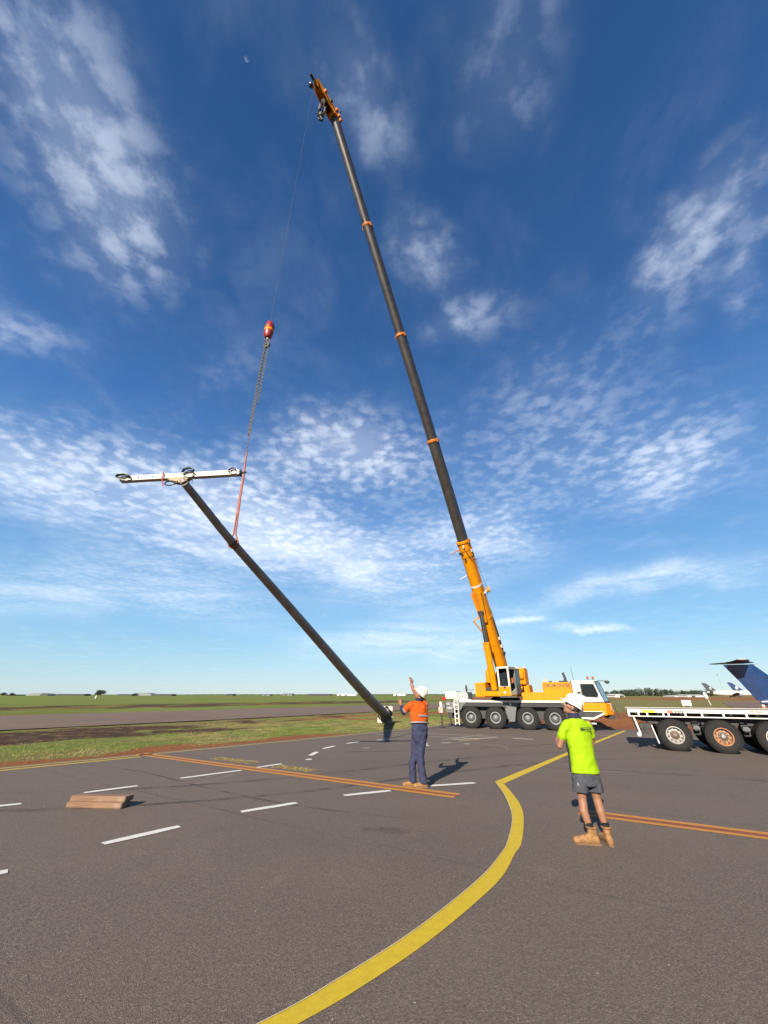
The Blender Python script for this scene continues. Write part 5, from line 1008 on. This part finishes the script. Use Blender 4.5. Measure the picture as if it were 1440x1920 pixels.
for px_, Y, h, lb in ((1432, 150, 11.5, 'thin lamp mast behind the blue tail fin'), (1358, 330, 16, 'thin lamp mast above the left airliner tail')):
    e = tag(empty('lamp_mast', (at(px_, Y), Y, 0)), lb, 'mast', 'thin lamp masts'); MB().tube([(0, 0, 0), (0, 0, h)], [.09, .05], 8).build('post', LGR, e); MB().box(-.7, .7, -.2, .2, h, h + .3).build('lamp_head', LGR, e)
# ------------------------------------------------------------------ people
def bake(name, m, mt, parent, voxel, it=6, disp=None, dscale=.12, seed=0, fac=.5):
    """parts that run into each other, fused into one skin"""
    me = m.mesh(name); o = bpy.data.objects.new(name, me); COL.objects.link(o)
    r = o.modifiers.new('r', 'REMESH'); r.mode = 'VOXEL'; r.voxel_size = voxel
    s = o.modifiers.new('s', 'SMOOTH'); s.factor = fac; s.iterations = it
    if disp:
        tx = bpy.data.textures.new(name, 'CLOUDS'); tx.noise_scale = dscale; tx.noise_depth = 2
        d = o.modifiers.new('d', 'DISPLACE'); d.texture = tx; d.strength = disp; d.mid_level = .5; d.texture_coords = 'LOCAL'
    dg = bpy.context.evaluated_depsgraph_get(); me2 = bpy.data.meshes.new_from_object(o.evaluated_get(dg)); bpy.data.objects.remove(o)
    me2.name = name; me2.polygons.foreach_set('use_smooth', [True] * len(me2.polygons)); return link(name, me2, mt, parent)
def limb(m, P, rr, n=12):
    m.tube(P, rr, n)
    for p, r in zip(P, rr): m.ball(p, r * .99, n, 8)
def oval(m, rows, n=20):
    """rows of (centre, half width vector, half depth vector)"""
    m.loft([[Vector(c) + Vector(a) * math.cos(2 * math.pi * k / n) + Vector(b) * math.sin(2 * math.pi * k / n) for k in range(n)] for c, a, b in rows])
def cloth(name, c, rough=.85, var=.1, b=.35): return mat(name, c, rough, var=var, vscale=14, bump=b, bscale=90, spec=.2)
SKIN = mat('skin', (.30, .145, .085), .5, var=.10, vscale=18, spec=.35); SKIN2 = mat('skin_tanned', (.28, .125, .070), .5, var=.12, vscale=18, spec=.35)
HAIR = mat('hair_dark', (.025, .015, .010), .6); HVY = cloth('hi_vis_yellow', (.30, .49, .002), .85, .05, .2); HVO = cloth('hi_vis_orange', (.50, .080, .005), .85, .12, .2); NVY = cloth('navy_cotton', (.022, .026, .052), .9, .12)
TRO = cloth('navy_trousers', (.036, .042, .088), .9, .18); SHO = cloth('charcoal_shorts', (.066, .070, .084), .9, .2); BOOT = mat('tan_leather', (.30, .155, .060), .8, var=.28, vscale=22, bump=.6, bscale=60, dirt=.4, dirtc=(.17, .085, .035), spec=.25)
SOLE = mat('boot_sole', (.17, .095, .045), .85, dirt=.3); SOCK = cloth('black_socks', (.012, .012, .014)); HAT = mat('hard_hat_white', (.62, .61, .58), .4, var=.03, vscale=6, coat=.3); HAT2 = mat('hard_hat_cream', (.58, .55, .45), .5, var=.05, vscale=6, dirt=.12, dirtc=(.5, .42, .3)); REFL = mat('reflective_tape', (.27, .26, .26), .5, .1, var=.15, vscale=20)
def head(m, c, fw, up, s=1):
    """skull, jaw, nose, brow, lips and ears; fw = where the face looks, up = crown"""
    fw = Vector(fw).normalized(); up = (Vector(up) - fw * Vector(up).dot(fw)).normalized(); lf = up.cross(fw); c = Vector(c)
    M = Matrix.Identity(4)
    for r in range(3): M[r][0] = fw[r]; M[r][1] = lf[r]; M[r][2] = up[r]
    M.translation = c; M = M @ Matrix.Scale(s, 4); g = MB(M)
    g.ball((-.01, 0, .025), (.098, .076, .10), 18, 12); g.ball((.028, 0, -.045), (.066, .060, .072), 16, 10); g.ball((.05, 0, -.088), (.040, .036, .026), 12, 8)
    g.loft([[Vector((x + dx * k_, y * k_, z)) for dx, y in ((0, .022), (.03, .010), (.034, 0), (.03, -.010), (0, -.022), (-.03, 0))] for x, z, k_ in ((.085, .030, .35), (.092, .005, .7), (.092, -.016, .95), (.080, -.028, .5))])
    g.ball((.082, 0, .036), (.018, .052, .012), 12, 6); g.ball((.084, 0, -.052), (.016, .026, .008), 10, 6); g.ball((.082, 0, -.066), (.015, .024, .008), 10, 6)
    for sg in (-1, 1): g.ball((-.005, sg * .078, -.005), (.022, .010, .034), 10, 8); g.ball((.055, sg * .045, -.015), (.024, .02, .025), 10, 6)
    m.add(g.v, g.f); return M
def eyes(M, parent):
    for sg in (-1, 1): MB(M).ball((.077, sg * .032, .014), (.010, .014, .008), 10, 6).build('eye', HAIR, parent, sm=1)
    MB(M).ball((.094, 0, -.059), (.006, .020, .0025), 10, 6).build('mouth', mat('lips', (.32, .11, .08), .5), parent, sm=1)
def hand(m, w, d, n, curl, thumb, s=1, point=False):
    """w wrist, d along the hand, n out of the back of the hand; curl bends the fingers to the palm; thumb = side"""
    d = Vector(d).normalized(); n = (Vector(n) - d * Vector(n).dot(d)).normalized(); sd_ = d.cross(n) * thumb; w = Vector(w)
    oval(m, [(w, sd_ * .026 * s, n * .020 * s), (w + d * .04 * s, sd_ * .038 * s, n * .017 * s), (w + d * .085 * s, sd_ * .042 * s, n * .014 * s), (w + d * .10 * s, sd_ * .036 * s, n * .010 * s)], 12)
    for i, (o, L) in enumerate(((.031, .072), (.011, .082), (-.011, .076), (-.030, .060))):
        p = w + d * .095 * s + sd_ * o * s; a = 0; P = [p - d * .02 * s, p]; cu = 0.1 if (point and i == 0) else curl
        for seg in (.45, .32, .25):
            a += cu; p = p + (d * math.cos(a) - n * math.sin(a)) * L * seg * s; P.append(p)
        limb(m, P, [.0095 * s, .0095 * s, .0088 * s, .008 * s, .0068 * s], 8)
    b = w + d * .03 * s + sd_ * .03 * s; t1 = b + (sd_ * .75 + d * .65 - n * .25).normalized() * .045 * s; t2 = t1 + (sd_ * .35 + d * .9 - n * .3).normalized() * .032 * s; limb(m, [w + d * .012 * s + sd_ * .012 * s, b, t1, t2], [.016 * s, .0135 * s, .011 * s, .009 * s], 8)
def boot(parent, ank, fwd, mt, top, s=1):
    """ankle point above the ground, toe direction"""
    f = Vector((*fwd, 0)).normalized(); sd_ = Vector((-f.y, f.x, 0)); a = Vector((ank[0], ank[1], 0)); m = MB(); z = Vector((0, 0, 1))
    rows = [(a - f * .085 * s + z * .055, sd_ * .030, z * .045), (a - f * .06 * s + z * .07, sd_ * .046, z * .06), (a + z * .075, sd_ * .048, z * .066), (a + f * .07 * s + z * .062, sd_ * .050, z * .056), (a + f * .135 * s + z * .052, sd_ * .056, z * .046), (a + f * .185 * s + z * .047, sd_ * .050, z * .041), (a + f * .212 * s + z * .042, sd_ * .036, z * .032)]
    oval(m, rows, 16); oval(m, [(a - f * .015 + z * .06, sd_ * .046, f * .06), (a - f * .02 + z * .13, sd_ * .046, f * .056), (Vector(ank) - f * .02 + z * (top - ank[2]), sd_ * .054, f * .062)], 16)
    o = bake('boot', m, mt, parent, .011, 3, .006, .05)
    m = MB(); m.loft([[a + f * x * s + sd_ * y * k_ + z * zz for x, y in ((-.100, -.018), (-.088, -.034), (0, -.038), (.12, -.046), (.178, -.036), (.203, -.014), (.203, .014), (.178, .036), (.12, .046), (0, .038), (-.088, .034), (-.100, .018))] for zz, k_ in ((.003, .98), (.012, 1.03), (.028, 1.0))]); m.build('sole', SOLE, o)
    MB().tube([Vector(ank) - f * .02 + z * (top - ank[2] - .005) + (sd_ * .056 * math.cos(q_) + f * .064 * math.sin(q_)) for q_ in np.linspace(0, 6.283, 18, endpoint=False)], .011, 6, True).build('padded_collar', mt, o, sm=1)
    for k in range(4): c = a + f * (.105 - .032 * k) * s + z * (.094 + .017 * k); MB().tube([c - sd_ * .030, c + z * .008, c + sd_ * .030], .0045, 5).build('lace', SOLE, o)
    return o
def hardhat(M, mt, parent, s=1):
    """M: the head's frame (x face, z crown)"""
    N = M @ TM(-.008, 0, .045) @ RY(-6); n = 28; prof = [(1.0, .0), (1.0, .03), (.97, .062), (.88, .098), (.70, .128), (.42, .146), (.12, .152)]
    m = MB(N); rings = [[Vector((.128 * r * math.cos(2 * math.pi * k / n), .108 * r * math.sin(2 * math.pi * k / n), z)) for k in range(n)] for r, z in prof]; m.loft(rings)
    o = m.build('hard_hat', mt, parent, sm=.8)
    m = MB(N); R0 = []; R1 = []; R2 = []
    for k in range(n):
        a = 2 * math.pi * k / n; ext = .014 + .058 * max(0, math.cos(a)) ** 2; R0.append(Vector((.127 * math.cos(a), .107 * math.sin(a), .012))); R1.append(Vector(((.128 + ext) * math.cos(a), (.108 + .014 + ext * .15) * math.sin(a), -.006 - .012 * max(0, math.cos(a))))); R2.append(R1[-1] + Vector((0, 0, -.005)))
    m.loft([R0, R1, R2, [p + Vector((0, 0, -.02)) for p in R0]], False); m.build('brim', mt, o, sm=.9)
    for y_ in (-.035, 0, .035): MB(N).tube([(.122 * math.cos(a), y_, .026 + .128 * math.sin(a) ** .9 if math.sin(a) > 0 else .026) for a in np.linspace(.35, 2.8, 12)], .007, 6).build('crown_ridge', mt, o, sm=1)
    return o

# man in the yellow shirt, back to the camera, looking up to the left
m1 = tag(empty('person', (2.80, 6.47, 0)), 'person in fluorescent yellow shirt, grey shorts and white hard hat, looking up', 'person', 'workers watching the lift')
sl1, sr1 = Vector((-.135, -.035, 1.41)), Vector((.235, .055, 1.40)); ax1 = (sr1 - sl1).normalized(); fw1 = Vector((-ax1.y, ax1.x, 0)).normalized()
def T1_(x, z, w, d, ox=0, of=0): return ((.045 + x + ox, .01, z) + fw1 * of if False else Vector((.045 + x, .01, z)) + fw1 * of, ax1 * w, fw1 * d)
b = MB()
hc = Vector((.035, .045, 1.625)); hf = Vector((-.86, .24, .46)); hu = Vector((.42, -.14, .90)); HM1 = head(b, hc, hf, hu)
limb(b, [(.062, .01, 1.44), (.045, .03, 1.53), (.04, .04, 1.58)], [.062, .056, .056], 14)
oval(b, [T1_(0, .84, .15, .105), T1_(0, 1.0, .145, .10), T1_(0, 1.2, .165, .105), T1_(0, 1.38, .17, .09), T1_(0, 1.45, .09, .07)])
el1 = Vector((-.250, .02, 1.125)); wr1 = Vector((-.200, .21, 1.165)); limb(b, [sl1 + Vector((.02, 0, -.02)), (-.19, .0, 1.27), el1], [.056, .048, .042]); limb(b, [el1, el1.lerp(wr1, .4), wr1], [.043, .042, .030]); hand(b, wr1, (.35, .50, .30), (-.5, .3, .6), .55, -1)
el2 = Vector((.285, .16, 1.13)); wr2 = Vector((.10, .33, 1.16)); limb(b, [sr1, (.27, .1, 1.27), el2], [.056, .048, .042]); limb(b, [el2, el2.lerp(wr2, .4), wr2], [.043, .041, .030]); hand(b, wr2, (-.75, .2, .25), (.2, .5, .8), .5, 1)
legs1 = (((-.04, .0, .86), (-.060, .03, .50), (-.075, .015, .36), (-.045, -.005, .17)), ((.125, .02, .86), (.150, .045, .50), (.160, .03, .36), (.178, .015, .17)))
for P in legs1: limb(b, [P[0], Vector(P[0]).lerp(Vector(P[1]), .5), P[1], P[2], Vector(P[3]) + Vector((0, 0, .02)), (P[3][0], P[3][1], .08)], [.088, .075, .056, .057, .040, .038], 16)
body1 = bake('body', b, SKIN, m1, .0075, 5); eyes(HM1, m1)
hr = MB(HM1); hr.ball((-.03, 0, .018), (.090, .081, .088), 16, 10); bake('hair', hr, HAIR, m1, .012, 3, .012, .02)
hardhat(HM1, HAT, m1)
MB(HM1).tube([(.07, sg, -.02) if k < 1 else p for k, (sg, p) in enumerate(((.083, 0), (.083, (.02, .088, -.03)), (0, (-.06, .07, -.045))))], .004, 5).build('chin_strap', NVY, m1)
s_ = MB(); oval(s_, [T1_(.0, .80, .203, .146), T1_(.0, .86, .198, .145), T1_(0, 1.0, .180, .134), T1_(0, 1.18, .186, .130, of=-.0), T1_(0, 1.32, .198, .122), T1_(0, 1.40, .195, .105), T1_(0, 1.455, .14, .09), T1_(0, 1.485, .085, .075)], 28)
limb(s_, [sl1 + Vector((.03, .0, -.015)), (-.180, -.005, 1.31), (-.205, .003, 1.25)], [.074, .068, .068], 16); limb(s_, [sr1 + Vector((-.02, 0, -.015)), (.258, .08, 1.31), (.268, .10, 1.26)], [.072, .066, .066], 16)
shirt1 = bake('shirt', s_, HVY, m1, .010, 5, .030, .15)
# navy side panel, collar and shoulder yoke
for sg in (-1, 1):
    p_ = MB(); rows = []
    for z_, w_, d_ in ((.81, .206, .137), (1.0, .188, .132), (1.16, .198, .134)):
        rows.append([Vector((.045, .01, z_)) + ax1 * (w_ + .018) * math.cos(a) * 1.0 + fw1 * (d_ + .018) * math.sin(a) for a in (np.linspace(1.05, .20, 6) if sg > 0 else np.linspace(math.pi - 1.05, math.pi - .20, 6))])
    p_.loft([r + [q_ - (q_ - Vector((.045, .01, q_.z))) * .06 for q_ in r[::-1]] for r in rows])
    p_.build('side_panel', NVY, m1, sm=.9)
cb = MB(); oval(cb, [T1_(.0, 1.462, .125, .092, of=.01), T1_(0, 1.492, .098, .084, of=.015), T1_(-.005, 1.520, .082, .076, of=.02), T1_(-.008, 1.55, .074, .070, of=.03)], 20); bake('collar', cb, NVY, m1, .009, 2, .006, .06)
text('MICDA', 'lettering', mat('lettering_dark_green', (.03, .06, .02), .7), m1, TM(*(Vector((.045, .01, 1.352)) - fw1 * .142 + ax1 * .035)) @ Matrix.Rotation(math.atan2(ax1.y, ax1.x), 4, 'Z') @ RX(84), .052, .001, 1.15)
sh = MB(); oval(sh, [T1_(0, .87, .170, .120), T1_(0, .78, .182, .128), T1_(.0, .70, .190, .124), T1_(.0, .65, .165, .115)], 24)
for P, ox in ((legs1[0], -.005), (legs1[1], .005)): oval(sh, [(Vector(P[0]) + Vector((ox, 0, -.08)), ax1 * .105, fw1 * .115), (Vector((P[1][0] + ox, P[1][1] - .005, .60)), ax1 * .106, fw1 * .108), (Vector((P[1][0] + ox, P[1][1] - .005, .575)), ax1 * .108, fw1 * .11)], 20)
bake('shorts', sh, SHO, m1, .010, 5, .020, .12)
MB().box(-.135, -.115, -.075, -.068, .66, .70).build('pocket_tag', REFL, m1, .002)
for P, fd in ((legs1[0], (-.93, .22)), (legs1[1], (.10, 1.0))):
    k_ = MB(); k_.tube([(P[3][0], P[3][1], .18), (P[3][0], P[3][1], .245)], [.049, .047], 16); k_.build('sock', SOCK, m1, sm=.7); boot(m1, (P[3][0], P[3][1], .12), fd, BOOT, .200, 1.1)
ph = tag(empty('phone', Vector((2.80, 6.47, 0)) + wr1 + Vector((.045, .05, .055)), .8), 'small pinkish phone held by the person in the yellow shirt', 'phone'); ph.rotation_euler = (.5, .3, .8)
MB().box(-.036, .036, -.005, .005, -.07, .07).build('case', mat('phone_case_pink', (.48, .12, .16), .4), ph, .004); MB().box(-.032, .032, -.0065, -.0052, -.064, .064).build('screen', BLK, ph)

# man in orange, arms up, signalling the crane
m2 = tag(empty('person', (.755, 9.93, 0)), 'person in orange shirt and navy trousers signalling with raised arms', 'person', 'workers watching the lift')
c2 = Vector((.045, .0, 0)); ax2 = Vector((.94, .34, 0)).normalized(); fw2 = Vector((-ax2.y, ax2.x, 0))
def T2_(z, w, d, x=0, of=0): return (c2 + Vector((x, 0, z)) + fw2 * of, ax2 * w, fw2 * d)
sl2 = c2 + Vector((0, 0, 1.60)) - ax2 * .20; sr2 = c2 + Vector((0, 0, 1.60)) + ax2 * .19
b = MB(); h2 = Vector((.075, .03, 1.795)); f2_ = Vector((-.70, .25, .60)); u2 = Vector((.52, -.22, .82)); HM2 = head(b, h2, f2_, u2)
limb(b, [(.06, .0, 1.60), (.07, .01, 1.69), (.075, .02, 1.76)], [.068, .060, .058], 14)
oval(b, [T2_(1.05, .16, .115), T2_(1.25, .155, .11), T2_(1.45, .175, .11), T2_(1.58, .17, .09), T2_(1.66, .09, .07)])
e3 = Vector((-.300, .08, 1.425)); w3 = Vector((-.365, .17, 1.575)); limb(b, [sl2, sl2.lerp(e3, .5), e3], [.058, .050, .043]); limb(b, [e3, e3.lerp(w3, .4), w3], [.043, .041, .030]); hand(b, w3, (-.12, .10, .95), (-.5, -.6, .1), .9, -1, 1.1, True)
e4 = Vector((.015, .33, 1.80)); w4 = Vector((-.085, .34, 2.02)); limb(b, [sr2, sr2.lerp(e4, .5), e4], [.060, .054, .047]); limb(b, [e4, e4.lerp(w4, .4), w4], [.048, .050, .035]); hand(b, w4, (-.05, .0, .95), (.5, -.7, .1), .45, 1, 1.1)
legs2 = (((-.015, .03, 1.00), (-.075, .05, .60), (-.135, .05, .42), (-.130, .07, .12)), ((.100, -.02, 1.00), (.040, -.03, .60), (.045, -.03, .42), (.085, -.04, .12)))
for P in legs2: limb(b, [P[0], P[1], P[2], P[3]], [.085, .055, .052, .040], 14)
bake('body', b, SKIN2, m2, .0085, 4); eyes(HM2, m2)
hr = MB(HM2); hr.ball((-.03, 0, .015), (.090, .081, .085), 16, 10); bake('hair', hr, HAIR, m2, .012, 3, .01, .02); hardhat(HM2, HAT2, m2)
s_ = MB(); oval(s_, [T2_(1.215, .205, .145), T2_(1.28, .218, .158), T2_(1.42, .212, .150), T2_(1.53, .212, .128), T2_(1.60, .195, .108), T2_(1.65, .135, .09), T2_(1.68, .085, .075)], 28)
limb(s_, [sl2 + Vector((.03, 0, -.01)), sl2.lerp(e3, .45), sl2.lerp(e3, .72)], [.082, .076, .070], 16); limb(s_, [sr2 + Vector((-.03, 0, -.01)), sr2.lerp(e4, .45), sr2.lerp(e4, .6)], [.082, .074, .068], 16)
bake('shirt', s_, HVO, m2, .011, 5, .046, .13)
lo = MB(); limb(lo, [sl2.lerp(e3, .68), e3, e3.lerp(w3, .5), e3.lerp(w3, .72)], [.066, .060, .052, .047], 14); bake('sleeve', lo, NVY, m2, .010, 3, .012, .06)
lo = MB(); limb(lo, [sr2.lerp(e4, .55), sr2.lerp(e4, .9)], [.064, .058], 14); bake('sleeve', lo, NVY, m2, .010, 3, .01, .06)
cb = MB(); oval(cb, [T2_(1.655, .115, .09), T2_(1.69, .09, .082, .01), T2_(1.73, .078, .072, .015)], 20); bake('collar', cb, NVY, m2, .010, 2, .006, .06)
for z0, z1, w_, d_, k0, k1 in ((1.200, 1.228, .232, .172, 0, 36), (1.325, 1.360, .236, .176, 25, 33)):
    oval_ = MB(); n = 36; rings = []
    for z_, k_ in ((z0, 1), (z1, 1)): rings.append([c2 + Vector((0, 0, z_ + .03 * math.cos(2 * math.pi * q_ / n + 2))) + ax2 * w_ * math.cos(2 * math.pi * q_ / n) + fw2 * d_ * math.sin(2 * math.pi * q_ / n) for q_ in range(k0, k1)])
    rings.append([p - (p - c2 - Vector((0, 0, p.z))) * .05 for p in rings[1]]); rings.append([p - (p - c2 - Vector((0, 0, p.z))) * .05 for p in rings[0]]); rings.append(rings[0])
    if k1 - k0 < n: rings = [[r[i] for r in rings[:4]] for i in range(k1 - k0)]
    oval_.loft(rings, k1 - k0 < n); o = oval_.build('reflective_band', REFL, m2, sm=1)
cuff = sl2.lerp(e3, .72); dv_ = (e3 - sl2).normalized(); MB().tube([cuff - dv_ * .018, cuff + dv_ * .018], .0775, 18).build('cuff_band', REFL, m2, sm=.8)
tr_ = MB(); oval(tr_, [T2_(1.26, .175, .125), T2_(1.12, .190, .140), T2_(.98, .190, .145), T2_(.88, .165, .13), T2_(.82, .12, .10)], 24)
for P in legs2:
    A_, K_, C_, D_ = (Vector(q_) for q_ in P); oval(tr_, [(A_ + Vector((0, 0, .02)), ax2 * .110, fw2 * .13), (A_.lerp(K_, .35), ax2 * .108, fw2 * .115), (A_.lerp(K_, .7), ax2 * .096, fw2 * .10), (K_, ax2 * .084, fw2 * .09), (C_, ax2 * .080, fw2 * .086), (C_.lerp(D_, .6), ax2 * .078, fw2 * .082), (D_ + Vector((0, 0, .02)), ax2 * .080, fw2 * .086), (D_ + Vector((0, 0, -.035)), ax2 * .082, fw2 * .09)], 18)
bake('trousers', tr_, TRO, m2, .011, 4, .036, .09)
boot(m2, (-.130, .07, .11), (-1, .12), BOOT, .15, 1.05); boot(m2, (.085, -.04, .11), (-1, -.08), BOOT, .15, 1.05)

# crane operator in the cab
Wm = CW @ SW; op = tag(empty('person', Wm @ Vector((.98, .68, 1.78)), PSI), 'crane operator in orange shirt seated inside the cab', 'person')
b = MB(); HM3 = head(b, (.02, 0, 1.12), (1, 0, .25), (0, 0, 1)); limb(b, [(0, 0, .85), (0, 0, 1.05)], [.06, .055]); oval(b, [((0, 0, .42), (0, .16, 0), (.11, 0, 0)), ((0, 0, .65), (0, .17, 0), (.11, 0, 0)), ((0, 0, .85), (0, .18, 0), (.08, 0, 0)), ((0, 0, .93), (0, .08, 0), (.06, 0, 0))])
for sg in (-1, 1): limb(b, [(0, sg * .19, .84), (.12, sg * .26, .62), (.36, sg * .2, .62)], [.055, .045, .035]); hand(b, (.36, sg * .2, .62), (1, 0, -.1), (0, 0, 1), .5, sg); limb(b, [(.0, sg * .1, .47), (.45, sg * .13, .50), (.55, sg * .13, .08)], [.085, .06, .045])
bake('body', b, SKIN2, op, .014, 4); s_ = MB(); oval(s_, [((0, 0, .40), (0, .18, 0), (.13, 0, 0)), ((0, 0, .65), (0, .19, 0), (.13, 0, 0)), ((0, 0, .86), (0, .20, 0), (.10, 0, 0)), ((0, 0, .92), (0, .10, 0), (.07, 0, 0))])
for sg in (-1, 1): limb(s_, [(0, sg * .19, .84), (.10, sg * .25, .66)], [.07, .062])
bake('shirt', s_, HVO, op, .016, 3); tr_ = MB()
for sg in (-1, 1): limb(tr_, [(.0, sg * .1, .47), (.45, sg * .13, .50), (.55, sg * .13, .08)], [.10, .075, .06])
bake('trousers', tr_, NVY, op, .018, 3); hardhat(HM3, HAT, op)
